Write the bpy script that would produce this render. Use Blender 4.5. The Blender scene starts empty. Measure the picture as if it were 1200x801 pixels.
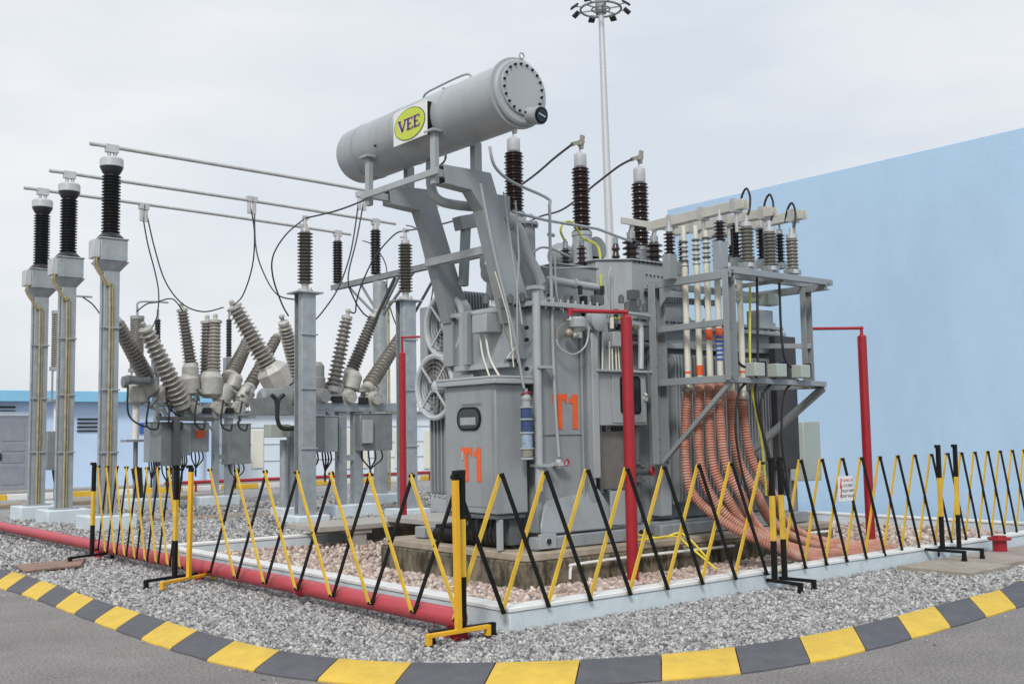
import bpy, math, random
import numpy as np
from mathutils import Vector as V3, Matrix
random.seed(7); rng=np.random.default_rng(7)
sc=bpy.context.scene; COL=sc.collection
# ------------------------------------------------ survey of the photograph
F=1265.0; CX,CY=600.0,400.5; CH=1.6
def _d(x,y): return V3((x-CX,-(y-CY),-F)).normalized()
_u=_d(2152,483.6); _v=_d(-438,527.6); _v=(_v-_u*_u.dot(_v)).normalized(); _w=_u.cross(_v)
RC=Matrix((_u,_v,_w)); CAM=V3((0,0,CH))
def ray(x,y): return RC@_d(x,y)
def Z(x,y,z=0.0): r=ray(x,y); return CAM+r*((z-CH)/r.z)
def X(x,y,a): r=ray(x,y); return CAM+r*(a/r.x)
def Y(x,y,a): r=ray(x,y); return CAM+r*(a/r.y)
def VZ(x,y,p): r=ray(x,y); return CH+r.z*math.hypot(p[0],p[1])/math.hypot(r.x,r.y)
# ------------------------------------------------ mesh builder
class M:
    def __init__(s): s.v=[]; s.f=[]; s.m=[]
    def add(s,vs,fs,mi=0):
        n=len(s.v); s.v+= [V3(a) for a in vs]; s.f+=[tuple(n+i for i in f) for f in fs]; s.m+=[mi]*len(fs); return s
    def box(s,a,b,mi=0):
        x0,y0,z0=[min(p,q) for p,q in zip(a,b)]; x1,y1,z1=[max(p,q) for p,q in zip(a,b)]
        return s.add([(x0,y0,z0),(x1,y0,z0),(x1,y1,z0),(x0,y1,z0),(x0,y0,z1),(x1,y0,z1),(x1,y1,z1),(x0,y1,z1)],
          [(0,3,2,1),(4,5,6,7),(0,1,5,4),(1,2,6,5),(2,3,7,6),(3,0,4,7)],mi)
    def bar(s,p,q,w,h,up=(0,0,1),mi=0):
        p=V3(p);q=V3(q);d=(q-p).normalized();u=V3(up)
        if abs(d.dot(u))>.98:u=V3((1,0,0))
        r=d.cross(u).normalized();u=r.cross(d)
        c=[(-w/2,-h/2),(w/2,-h/2),(w/2,h/2),(-w/2,h/2)]
        vs=[p+r*a+u*b for a,b in c]+[q+r*a+u*b for a,b in c]
        return s.add(vs,[(3,2,1,0),(4,5,6,7),(0,1,5,4),(1,2,6,5),(2,3,7,6),(3,0,4,7)],mi)
    def prism(s,poly,ext,mi=0):
        n=len(poly);e=V3(ext);vs=[V3(p) for p in poly]+[V3(p)+e for p in poly]
        fs=[tuple(range(n-1,-1,-1)),tuple(range(n,2*n))]+[(i,(i+1)%n,n+(i+1)%n,n+i) for i in range(n)]
        return s.add(vs,fs,mi)
    def lathe(s,p,q,prof,n=16,mi=0,caps=True):
        """prof: list of (r,t) with t measured in metres from p towards q"""
        p=V3(p);d=(V3(q)-p).normalized();a=V3((0,0,1)) if abs(d.z)<.9 else V3((1,0,0))
        r=d.cross(a).normalized();u=r.cross(d);vs=[];fs=[];k=len(prof)
        cs=[(math.cos(2*math.pi*i/n),math.sin(2*math.pi*i/n)) for i in range(n)]
        for R,t in prof:
            for c,sn in cs: vs.append(p+d*t+r*(R*c)+u*(R*sn))
        for j in range(k-1):
            for i in range(n):
                fs.append((j*n+i,j*n+(i+1)%n,(j+1)*n+(i+1)%n,(j+1)*n+i))
        if caps: fs.append(tuple(range(n-1,-1,-1))); fs.append(tuple((k-1)*n+i for i in range(n)))
        return s.add(vs,fs,mi)
    def cyl(s,p,q,r,r2=None,n=14,mi=0):
        L=(V3(q)-V3(p)).length; return s.lathe(p,q,[(r,0),(r if r2 is None else r2,L)],n,mi)
    def ball(s,c,r,n=12,mi=0,sz=1.0):
        c=V3(c);k=n//2
        prof=[(max(1e-4,r*math.sin(math.pi*j/k)),r*sz*(1-math.cos(math.pi*j/k))) for j in range(k+1)]
        return s.lathe(c-V3((0,0,r*sz)),c,prof,n,mi,False)
    def tube(s,pts,r,n=8,mi=0,radii=None,smooth=0):
        pts=[V3(p) for p in pts]
        if smooth: pts=spline(pts,smooth)
        k=len(pts);vs=[];fs=[];prev=None
        for i,p in enumerate(pts):
            t=(pts[min(i+1,k-1)]-pts[max(i-1,0)]).normalized()
            if prev is None:
                a=V3((0,0,1)) if abs(t.z)<.9 else V3((1,0,0)); x=t.cross(a).normalized()
            else: x=(prev-t*prev.dot(t)).normalized()
            prev=x;y=t.cross(x);R=r if radii is None else radii[i]
            for j in range(n):
                g=2*math.pi*j/n; vs.append(p+x*(R*math.cos(g))+y*(R*math.sin(g)))
        for i in range(k-1):
            for j in range(n): fs.append((i*n+j,i*n+(j+1)%n,(i+1)*n+(j+1)%n,(i+1)*n+j))
        fs.append(tuple(range(n-1,-1,-1)));fs.append(tuple((k-1)*n+j for j in range(n)))
        return s.add(vs,fs,mi)
    def ring(s,c,axis,R,r,n=28,m=8,mi=0,a0=0,a1=2*math.pi):
        c=V3(c);d=V3(axis).normalized();a=V3((0,0,1)) if abs(d.z)<.9 else V3((1,0,0))
        x=d.cross(a).normalized();y=d.cross(x);full=abs(a1-a0-2*math.pi)<1e-6
        vs=[];fs=[];k=n if full else n+1
        for i in range(k):
            g=a0+(a1-a0)*i/n;o=x*math.cos(g)+y*math.sin(g)
            for j in range(m):
                h=2*math.pi*j/m;vs.append(c+o*(R+r*math.cos(h))+d*(r*math.sin(h)))
        for i in range(n):
            i2=(i+1)%k
            for j in range(m): fs.append((i*m+j,i*m+(j+1)%m,i2*m+(j+1)%m,i2*m+j))
        return s.add(vs,fs,mi)
    def sheds(s,p,q,rc,rs,n,seg=18,mi=0,taper=1.0,alt=0.0):
        L=(V3(q)-V3(p)).length;st=L/n;pr=[(rc*1.02,0)]
        for i in range(n):
            k=1+(taper-1)*i/n; R=(rs if (i%2==0) else rs*(1-alt))*k;b=i*st
            pr+=[(rc*k,b+st*.12),(R*.97,b+st*.30),(R,b+st*.38),(R*.96,b+st*.44),(rc*k*1.06,b+st*.74)]
        pr.append((rc*taper,L)); return s.lathe(p,q,pr,seg,mi)
def spline(pts,k):
    out=[];n=len(pts)
    for i in range(n-1):
        p0=pts[max(i-1,0)];p1=pts[i];p2=pts[i+1];p3=pts[min(i+2,n-1)]
        for j in range(k):
            t=j/k; out.append(.5*((2*p1)+(p2-p0)*t+(2*p0-5*p1+4*p2-p3)*t*t+(3*p1-p0-3*p2+p3)*t**3))
    out.append(pts[-1]); return out
# ------------------------------------------------ objects
ORG={}
KEEP={'rivets','cable_bundle','cover_bolts','rim_flange','lettering','emblem','meter','door_panel','roof_spikes','rail_line','blades','guard','louvre','radiator','end_cover','tank','lid_clamp','fan_bracket','kerb_wall'}
def pieces(m):
    n=len(m.v);par=list(range(n))
    def fd(a):
        while par[a]!=a: par[a]=par[par[a]];a=par[a]
        return a
    for f in m.f:
        a=fd(f[0])
        for q in f[1:]:par[fd(q)]=a
    g={}
    for i in range(n):g.setdefault(fd(i),[]).append(i)
    g=list(g.values())
    if len(g)<2 or len(g)>60:return [m]
    bb=[]
    for c in g:
        xs=[m.v[i] for i in c];bb.append([[min(v[k] for v in xs)-.012 for k in range(3)],[max(v[k] for v in xs)+.012 for k in range(3)]])
    cl=list(range(len(g)))
    def f2(a):
        while cl[a]!=a:a=cl[a]
        return a
    for i in range(len(g)):
        for j in range(i):
            if all(bb[i][0][k]<=bb[j][1][k] and bb[j][0][k]<=bb[i][1][k] for k in range(3)): cl[f2(i)]=f2(j)
    out={}
    for i in range(len(g)):out.setdefault(f2(i),set()).update(g[i])
    if len(out)<2:return [m]
    res=[]
    for vs in out.values():
        k=M();mp={}
        for i in sorted(vs):mp[i]=len(k.v);k.v.append(m.v[i])
        for f,mi in zip(m.f,m.m):
            if f[0] in mp:k.f.append(tuple(mp[i] for i in f));k.m.append(mi)
        res.append(k)
    return sorted(res,key=lambda k:-len(k.v))
def build(name,m,mats,parent=None,bevel=0,label=None,flat=False):
    if parent is not None and name not in KEEP:
        ps=pieces(m)
        for q in ps[1:]: build1(name,q,mats,parent,bevel,label,flat)
        m=ps[0]
    return build1(name,m,mats,parent,bevel,label,flat)
def build1(name,m,mats,parent=None,bevel=0,label=None,flat=False):
    root=parent
    while root is not None and root.parent is not None: root=root.parent
    o0=ORG.get(root.name,V3((0,0,0))) if root is not None else V3((0,0,0))
    if parent is None and m.v:
        xs=[v.x for v in m.v];ys=[v.y for v in m.v];zs=[v.z for v in m.v]
        o0=V3(((min(xs)+max(xs))/2,(min(ys)+max(ys))/2,min(zs)))
    me=bpy.data.meshes.new(name)
    me.from_pydata([tuple(v-o0) for v in m.v],[],m.f)
    if not isinstance(mats,(list,tuple)): mats=[mats]
    for a in mats: me.materials.append(a)
    if any(m.m): me.polygons.foreach_set('material_index',m.m)
    if not flat:
        me.polygons.foreach_set('use_smooth',[True]*len(me.polygons)); me.set_sharp_from_angle(angle=math.radians(31))
    me.update()
    o=bpy.data.objects.new(name,me);COL.objects.link(o)
    if parent is None: o.location=o0; ORG[o.name]=o0
    else: o.parent=parent
    if bevel:
        b=o.modifiers.new('bevel','BEVEL');b.width=bevel;b.segments=2;b.limit_method='ANGLE';b.angle_limit=math.radians(50);b.harden_normals=False
    if label:o['label']=label
    return o
def tag(o,label,cat,group=None):
    o['label']=label;o['category']=cat
    if group:o['group']=group
    return o
def thing(name,loc,label,cat,group=None):
    o=bpy.data.objects.new(name,None);COL.objects.link(o);o.location=loc;o.empty_display_size=.1
    ORG[o.name]=V3(loc);return tag(o,label,cat,group)
def struct(name,m,mats,**k):
    o=build(name,m,mats,**k);o['kind']='structure';return o
def kids(o): return [c for c in bpy.data.objects if c.parent==o]
def dup(o,loc,label,rz=0,par=None):
    c=o.copy();COL.objects.link(c)
    if par is None:
        c.location=loc;c.rotation_euler=(0,0,rz);c['label']=label;ORG[c.name]=V3(loc)
    else: c.parent=par
    for k in kids(o): dup(k,None,None,0,c)
    return c
# ------------------------------------------------ materials
def mat(name,col,rough=.5,metal=0.,var=.12,scale=3.,bump=0.,bscale=60.,dirt=0.,dcol=(.12,.10,.08),coat=0.,streak=0.,spec=.5,thr=.52):
    m=bpy.data.materials.new(name);m.use_nodes=True;nt=m.node_tree;N=nt.nodes;L=nt.links;b=N['Principled BSDF']
    tc=N.new('ShaderNodeTexCoord');n1=N.new('ShaderNodeTexNoise');n1.inputs['Scale'].default_value=scale;n1.inputs['Detail'].default_value=6;n1.inputs['Roughness'].default_value=.6
    mp=N.new('ShaderNodeMapping');L.new(tc.outputs['Object'],mp.inputs[0]);L.new(mp.outputs[0],n1.inputs['Vector'])
    mr=N.new('ShaderNodeMapRange');mr.inputs[1].default_value=.3;mr.inputs[2].default_value=.7;mr.inputs[3].default_value=1-var;mr.inputs[4].default_value=1+var
    L.new(n1.outputs['Fac'],mr.inputs[0])
    mx=N.new('ShaderNodeVectorMath');mx.operation='SCALE';mx.inputs[0].default_value=col;L.new(mr.outputs[0],mx.inputs['Scale'])
    out=mx.outputs[0]
    if dirt>0:
        n2=N.new('ShaderNodeTexNoise');n2.inputs['Scale'].default_value=scale*1.7;n2.inputs['Detail'].default_value=9;n2.inputs['Roughness'].default_value=.7
        m2=N.new('ShaderNodeMapping');m2.inputs['Scale'].default_value=(1,1,1-.85*streak);m2.inputs['Location'].default_value=(3.1,7.7,1.3)
        L.new(tc.outputs['Object'],m2.inputs[0]);L.new(m2.outputs[0],n2.inputs['Vector'])
        r2=N.new('ShaderNodeMapRange');r2.inputs[1].default_value=thr;r2.inputs[2].default_value=thr+.2;r2.inputs[3].default_value=0;r2.inputs[4].default_value=dirt
        L.new(n2.outputs['Fac'],r2.inputs[0])
        mm=N.new('ShaderNodeMix');mm.data_type='RGBA';L.new(r2.outputs[0],mm.inputs[0]);L.new(out,mm.inputs[6]);mm.inputs[7].default_value=(*dcol,1);out=mm.outputs[2]
    L.new(out,b.inputs['Base Color'])
    rr=N.new('ShaderNodeMapRange');rr.inputs[3].default_value=max(.02,rough-.08);rr.inputs[4].default_value=min(1,rough+.1);L.new(n1.outputs['Fac'],rr.inputs[0]);L.new(rr.outputs[0],b.inputs['Roughness'])
    b.inputs['Metallic'].default_value=metal;b.inputs['Specular IOR Level'].default_value=spec
    if coat:b.inputs['Coat Weight'].default_value=coat;b.inputs['Coat Roughness'].default_value=.25
    if bump:
        n3=N.new('ShaderNodeTexNoise');n3.inputs['Scale'].default_value=bscale;n3.inputs['Detail'].default_value=4;L.new(tc.outputs['Object'],n3.inputs['Vector'])
        bp=N.new('ShaderNodeBump');bp.inputs['Strength'].default_value=bump;bp.inputs['Distance'].default_value=.01;L.new(n3.outputs['Fac'],bp.inputs['Height']);L.new(bp.outputs[0],b.inputs['Normal'])
    return m
G=mat('grey enamel',(.265,.29,.305),.42,0,.09,1.3,.10,30,.45,(.15,.145,.135),streak=.9,thr=.50)
GL=mat('light grey enamel',(.335,.36,.375),.4,0,.08,1.5,.08,30,.40,(.20,.19,.17),streak=.9,thr=.50)
GD=mat('dark shaded enamel',(.11,.12,.125),.45,0,.1,2,.05,30,.3,(.09,.09,.09),streak=.9)  # dark grey enamel; on recessed parts the tone stands in for shade
GALV=mat('galvanised steel',(.34,.37,.385),.45,.35,.16,5,.08,60,.3,(.22,.21,.18),streak=.9)
GALVD=mat('dull galvanised steel',(.24,.255,.26),.5,.3,.16,5,.08,60,.3,(.15,.13,.11),streak=.9)
ALU=mat('cast aluminium',(.50,.50,.49),.42,.5,.12,9,.1,80)
BEI=mat('weathered beige casting',(.43,.42,.39),.5,.15,.15,6,.1,60,.4,(.2,.17,.13))
POR=mat('dark brown porcelain',(.040,.026,.026),.22,0,.15,8,0,10,coat=.3)
PORB=mat('black polymer sheds',(.022,.022,.026),.4,0,.15,8)
PORG=mat('greyish brown porcelain',(.20,.185,.165),.35,0,.15,8,coat=.15)
PORT=mat('taupe porcelain',(.27,.25,.225),.35,0,.18,7,coat=.1)
PORO=mat('olive porcelain',(.105,.098,.082),.35,0,.15,8)
CAP=mat('frosted metal cap',(.50,.51,.52),.45,.25,.08,8)
RED=mat('red fire paint',(.31,.010,.018),.38,0,.12,4,.04,30,.15,(.2,.03,.03),coat=.1)
REDD=mat('faded red fire paint',(.42,.045,.06),.42,0,.14,3,.05,30,.3,(.34,.12,.12),coat=.05)
YEL=mat('yellow paint',(.66,.42,.03),.5,0,.14,6,.05,40,.6,(.50,.36,.13),thr=.5)
YELO=mat('orange yellow paint',(.70,.38,.015),.42,0,.1,6,.05,40,.25,(.45,.26,.05))
YELK=mat('kerb yellow paint',(.62,.42,.06),.8,0,.10,7,.6,110,.55,(.36,.28,.13),thr=.56)
GRYK=mat('kerb grey paint',(.092,.092,.107),.8,0,.14,7,.6,110,.5,(.17,.16,.15),thr=.56)
BLK=mat('black paint',(.009,.009,.009),.6,0,.2,6,.05,40,spec=.22)
RUB=mat('black cable rubber',(.02,.02,.02),.5,0,.2,8)
WHT=mat('white paint',(.70,.71,.70),.6,0,.06,4,.1,40,.25,(.45,.45,.42))
WPIPE=mat('white plastic',(.72,.72,.68),.4,0,.06,6)
LBLUE=mat('pale blue masonry paint',(.56,.63,.67),.8,0,.08,2.5,.3,60,.45,(.36,.39,.38),streak=.6)
BWALL=mat('sky blue wall paint',(.41,.575,.755),.88,0,.06,.30,.25,35,.55,(.345,.49,.655),streak=.75,thr=.48)
BLDB=mat('building blue paint',(.50,.64,.84),.8,0,.06,.8)
FASC=mat('bright blue fascia',(.23,.52,.74),.6,0,.08,1)
PALE=mat('pale building paint',(.66,.74,.82),.8,0,.05,.8)
CREAM=mat('cream panel',(.70,.69,.60),.7,0,.05,1)
DOORM=mat('lilac grey door',(.25,.27,.32),.6,0,.06,2)
DARK=mat('dark void',(.015,.016,.018),.6,0,.2,4)
CONC=mat('concrete slab',(.34,.325,.30),.85,0,.14,4,.5,60,.5,(.2,.18,.15))
BROWN=mat('brown duct cover',(.27,.215,.165),.85,0,.2,5,.5,50,.5,(.17,.12,.09))
PLINTH=mat('weathered concrete plinth',(.23,.195,.14),.9,0,.35,3.5,.9,30,1.0,(.035,.031,.018),streak=.75,thr=.37)
PLTOP=mat('plinth top concrete',(.33,.28,.22),.9,0,.2,5,.7,40,.4,(.18,.15,.1))
ORA=mat('orange corrugated conduit',(.42,.175,.12),.65,0,.22,5,0,10,.75,(.48,.33,.27),thr=.44)
ORL=mat('orange lettering',(.72,.11,.02),.5,0,.06,9)
REDL=mat('red lettering',(.62,.02,.02),.5,0,.06,9)
CREC=mat('cream cable sheath',(.66,.64,.54),.45,0,.08,9,0,10,.2,(.5,.45,.33))
YG=mat('yellow green earth wire',(.50,.50,.06),.5,0,.2,20)
YW=mat('yellow wire',(.75,.60,.05),.5,0,.1,20)
BLUEG=mat('blue silica gel',(.02,.05,.15),.25,0,.35,40,coat=.5)
BLUEL=mat('blue tape',(.04,.12,.42),.5,0,.1,20)
BAD=mat('badge yellow green',(.50,.58,.05),.45,0,.04,9)
BADD=mat('badge dark green',(.06,.12,.03),.45,0,.04,9)
PUR=mat('badge purple letters',(.10,.03,.16),.45,0,.04,9)
PINKW=mat('badge pale letter edge',(.72,.62,.74),.5,0,.04,9)
BRONZ=mat('bronze fitting',(.30,.28,.23),.45,.4,.15,12)
BUSM=mat('beige aluminium busbar',(.52,.51,.46),.45,.2,.1,5)
CABG=mat('greenish grey cabinet',(.36,.40,.36),.5,0,.06,3)
FANM=mat('fan shroud grey',(.48,.51,.53),.4,.1,.08,5)
BLADE=mat('fan blade grey',(.20,.18,.17),.45,.2,.1,5)
PLK=mat('reddish plank',(.24,.15,.115),.8,0,.25,6,.4,30,.5,(.3,.24,.19))
GLASS=bpy.data.materials.new('dark glass');GLASS.use_nodes=True
_b=GLASS.node_tree.nodes['Principled BSDF'];_b.inputs['Base Color'].default_value=(.02,.028,.032,1);_b.inputs['Roughness'].default_value=.07

def asphalt():
    m=mat('worn asphalt',(.215,.20,.195),.9,0,.16,1.1,.8,160,.45,(.29,.275,.265));nt=m.node_tree;N=nt.nodes;L=nt.links;b=N['Principled BSDF']
    src=b.inputs['Base Color'].links[0].from_socket;tc=[n for n in N if n.type=='TEX_COORD'][0]
    v=N.new('ShaderNodeTexNoise');v.inputs['Scale'].default_value=48;v.inputs['Detail'].default_value=3;L.new(tc.outputs['Object'],v.inputs['Vector'])
    r=N.new('ShaderNodeMapRange');r.inputs[1].default_value=.32;r.inputs[2].default_value=.68;r.inputs[3].default_value=.62;r.inputs[4].default_value=1.36;L.new(v.outputs['Fac'],r.inputs[0])
    s=N.new('ShaderNodeVectorMath');s.operation='SCALE';L.new(src,s.inputs[0]);L.new(r.outputs[0],s.inputs['Scale']);L.new(s.outputs[0],b.inputs['Base Color']);return m
ASPH=asphalt()
def bedmat(name,c1,c2,scale):
    m=bpy.data.materials.new(name);m.use_nodes=True;nt=m.node_tree;N=nt.nodes;L=nt.links;b=N['Principled BSDF']
    tc=N.new('ShaderNodeTexCoord');v=N.new('ShaderNodeTexVoronoi');v.inputs['Scale'].default_value=scale;L.new(tc.outputs['Object'],v.inputs['Vector'])
    sp=N.new('ShaderNodeSeparateColor');L.new(v.outputs['Color'],sp.inputs[0])
    cr=N.new('ShaderNodeMix');cr.data_type='RGBA';cr.inputs[6].default_value=(*c1,1);cr.inputs[7].default_value=(*c2,1);L.new(sp.outputs[0],cr.inputs[0])
    n=N.new('ShaderNodeTexNoise');n.inputs['Scale'].default_value=.9;n.inputs['Detail'].default_value=5;L.new(tc.outputs['Object'],n.inputs['Vector'])
    r=N.new('ShaderNodeMapRange');r.inputs[1].default_value=.3;r.inputs[2].default_value=.7;r.inputs[3].default_value=.8;r.inputs[4].default_value=1.15;L.new(n.outputs['Fac'],r.inputs[0])
    s=N.new('ShaderNodeVectorMath');s.operation='SCALE';L.new(cr.outputs[2],s.inputs[0]);L.new(r.outputs[0],s.inputs['Scale']);L.new(s.outputs[0],b.inputs['Base Color'])
    bp=N.new('ShaderNodeBump');bp.inputs['Strength'].default_value=.8;bp.inputs['Distance'].default_value=.03;bp.invert=True;L.new(v.outputs['Distance'],bp.inputs['Height']);L.new(bp.outputs[0],b.inputs['Normal'])
    b.inputs['Roughness'].default_value=.9;return m
GRAV=bedmat('grey gravel bed',(.13,.13,.135),(.46,.455,.45),38)
PEBB=bedmat('pink pebble bed',(.26,.19,.16),(.56,.44,.39),18)
def stonemat(name,cols):
    m=bpy.data.materials.new(name);m.use_nodes=True;nt=m.node_tree;N=nt.nodes;L=nt.links;b=N['Principled BSDF']
    a=N.new('ShaderNodeAttribute');a.attribute_name='rnd';cr=N.new('ShaderNodeValToRGB');L.new(a.outputs['Fac'],cr.inputs[0])
    e=cr.color_ramp.elements;e[0].position=0;e[0].color=(*cols[0],1);e[1].position=1;e[1].color=(*cols[-1],1)
    for i,c in enumerate(cols[1:-1]): x=e.new((i+1)/(len(cols)-1));x.color=(*c,1)
    tc=N.new('ShaderNodeTexCoord');n=N.new('ShaderNodeTexNoise');n.inputs['Scale'].default_value=50;L.new(tc.outputs['Object'],n.inputs['Vector'])
    r=N.new('ShaderNodeMapRange');r.inputs[1].default_value=.3;r.inputs[2].default_value=.7;r.inputs[3].default_value=.82;r.inputs[4].default_value=1.12;L.new(n.outputs['Fac'],r.inputs[0])
    s=N.new('ShaderNodeVectorMath');s.operation='SCALE';L.new(cr.outputs[0],s.inputs[0]);L.new(r.outputs[0],s.inputs['Scale']);L.new(s.outputs[0],b.inputs['Base Color']);b.inputs['Roughness'].default_value=.85;return m
STG=stonemat('crushed grey stone',[(.10,.10,.105),(.23,.23,.235),(.33,.325,.32),(.42,.415,.405),(.55,.54,.53)])
STP=stonemat('pink pebble',[(.22,.17,.15),(.40,.30,.25),(.46,.36,.31),(.54,.45,.40),(.62,.57,.52)])

def inpoly(px,py,poly):
    r=np.zeros(len(px),bool);n=len(poly);j=n-1
    for i in range(n):
        xi,yi=poly[i];xj,yj=poly[j]
        c=((yi>py)!=(yj>py))&(px<(xj-xi)*(py-yi)/(yj-yi+1e-12)+xi);r^=c;j=i
    return r
def stones(name,mt,pts,size,z0,label,round_=False):
    n=len(pts);base=np.array([(-1,-1,-1),(1,-1,-1),(1,1,-1),(-1,1,-1),(-1,-1,1),(1,-1,1),(1,1,1),(-1,1,1)],float)
    fc=np.array([(0,3,2,1),(4,5,6,7),(0,1,5,4),(1,2,6,5),(2,3,7,6),(3,0,4,7)])
    if round_:
        t=(1+5**.5)/2
        base=np.array([(-1,t,0),(1,t,0),(-1,-t,0),(1,-t,0),(0,-1,t),(0,1,t),(0,-1,-t),(0,1,-t),(t,0,-1),(t,0,1),(-t,0,-1),(-t,0,1)],float)*.6
        fc=np.array([(0,11,5),(0,5,1),(0,1,7),(0,7,10),(0,10,11),(1,5,9),(5,11,4),(11,10,2),(10,7,6),(7,1,8),(3,9,4),(3,4,2),(3,2,6),(3,6,8),(3,8,9),(4,9,5),(2,4,11),(6,2,10),(8,6,7),(9,8,1)])
    nb=len(base);nf,k=fc.shape
    jit=base[None]*(1+rng.uniform(-.42,.3,(n,nb,3)) if not round_ else 1+rng.uniform(-.3,.22,(n,nb,3)))
    sz=np.asarray(size)[:,None]*rng.uniform(.55,1.2,(n,3));sz[:,2]*=.8
    v=jit*sz[:,None,:]*.5
    q=rng.normal(size=(n,4));q[:,1:3]*=.6 if round_ else 1;q/=np.linalg.norm(q,axis=1)[:,None];w,x,y,z=q.T
    Rm=np.stack([1-2*(y*y+z*z),2*(x*y-z*w),2*(x*z+y*w),2*(x*y+z*w),1-2*(x*x+z*z),2*(y*z-x*w),2*(x*z-y*w),2*(y*z+x*w),1-2*(x*x+y*y)],1).reshape(n,3,3)
    v=np.einsum('nij,nkj->nki',Rm,v)
    v[:,:,0]+=pts[:,0:1];v[:,:,1]+=pts[:,1:2];v[:,:,2]+=(z0+rng.uniform(0,1,n)*np.asarray(size)*.55)[:,None]
    fa=(fc[None]+np.arange(n)[:,None,None]*nb).reshape(-1,k)
    me=bpy.data.meshes.new(name);me.vertices.add(n*nb);me.vertices.foreach_set('co',v.reshape(-1))
    me.loops.add(fa.size);me.loops.foreach_set('vertex_index',fa.reshape(-1).astype(np.int32))
    me.polygons.add(len(fa));me.polygons.foreach_set('loop_start',(np.arange(len(fa))*k).astype(np.int32))
    me.update(calc_edges=True)
    at=me.attributes.new('rnd','FLOAT','POINT');at.data.foreach_set('value',np.repeat(rng.uniform(0,1,n),nb).astype(np.float32))
    me.materials.append(mt);o=bpy.data.objects.new(name,me);COL.objects.link(o);o['kind']='stuff';o['label']=label;return o

# ================================================= GROUND
m=M();m.add([(-400,-400,-.035),(600,-400,-.035),(600,600,-.035),(-400,600,-.035)],[(0,1,2,3)]);struct('road',m,ASPH)
# kerb joints: (inner edge, outer edge) of each painted block, first block yellow
JP=[((15,669),(-9,685)),((32,673),(8,690)),((48,680),(26,694.5)),((68,684.5),(43,701)),((88,693.5),(66,709.5)),((111,701),(87,718)),((138,709.5),(110,726.5)),((166,717),(136,736.5)),((195,727),(163,747)),((232,738),(200,759)),((274,750.5),(239,772)),((326,762),(293,785)),((391,773),(366,799)),((480,777),(457,803)),((583,776),(566,804)),((681,773),(678,802)),((777,767),(776,796)),((862,757.5),(870,788.5)),((939,746),(956,776)),((1002,734),(1015,760.5)),((1052,720.5),(1070,746.5)),((1093,709),(1113,733)),((1136,699),(1158,721)),((1171,690),(1191,710.5))]
KI=[Z(*a_,.05) for a_,b_ in JP];KO_=[Z(*b_,-.018) for a_,b_ in JP]
for _ in range(2):   # light smoothing of hand measured points
    for L_ in(KI,KO_):
        c_=[v.copy() for v in L_]
        for i in range(1,len(L_)-1): L_[i]=c_[i]*.6+(c_[i-1]+c_[i+1])*.2
for v in KI:v.z=0
for v in KO_:v.z=0
pre=0;y_=KI[0].y
li=[];lo=[]
while y_<41: y_+=.66;li.append(V3((3.67,y_,0)));lo.append(V3((3.35,y_-.05,0)));pre+=1
ri=[];ro=[];x_=KI[-1].x
while x_<32: x_+=.72;ri.append(V3((x_,5.36+(x_-10.5)*.03,0)));ro.append(V3((x_+.05,4.86+(x_-10.5)*.03,0)))
KI=list(reversed(li))+KI+ri;KO_=list(reversed(lo))+KO_+ro
NS=6;ki=spline(KI,NS);ko=spline(KO_,NS)
KO=M()
for i in range(len(KI)-1):
    mi=0 if (i-pre)%2==0 else 1;rows=[]
    for k in range(NS+1):
        p=ki[i*NS+k];q=ko[i*NS+k];t_=(ki[min(i*NS+k+1,len(ki)-1)]-ki[max(i*NS+k-1,0)]).normalized()
        e_=t_*(.005 if k==0 else -.005 if k==NS else 0)
        wob=(q-p).normalized()*(.008*math.sin(p.x*9+p.y*11))
        P_0=p+e_;Q_0=q+e_+wob;mid=P_0.lerp(Q_0,.5)
        rows.append([V3((P_0.x,P_0.y,-.03)),V3((P_0.x,P_0.y,.046)),V3((*P_0.lerp(Q_0,.05).xy,.052)),V3((mid.x,mid.y,.022)),V3((*P_0.lerp(Q_0,.94).xy,-.012)),V3((Q_0.x,Q_0.y,-.024)),V3((Q_0.x,Q_0.y,-.06))])
    vs=[v for r in rows for v in r];K=7;n=NS
    fs=[(r*K+c,r*K+c+1,(r+1)*K+c+1,(r+1)*K+c) for r in range(n) for c in range(K-1)]+[tuple(range(K))[::-1],tuple(n*K+c for c in range(K))]
    KO.add(vs,fs,mi)
struct('kerb',KO,[YELK,GRYK])
gp=[(v.x,v.y) for v in ki]
poly=[(30,33.3),(3.67,33.3)]+[g for g in gp if g[1]<33 and g[0]<30]
m=M();m.add([(a_,b_,0) for a_,b_ in poly],[tuple(range(len(poly)))]);struct('gravel_bed',m,GRAV)
# back yellow kerb line and far kerb
m=M();x=2.0;i=0
while x<40: m.box((x,33.3,-.08),(x+1.29,33.55,.16),i%2);x+=1.3;i+=1
struct('kerb',m,[YEL,WHT],bevel=.01)
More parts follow.
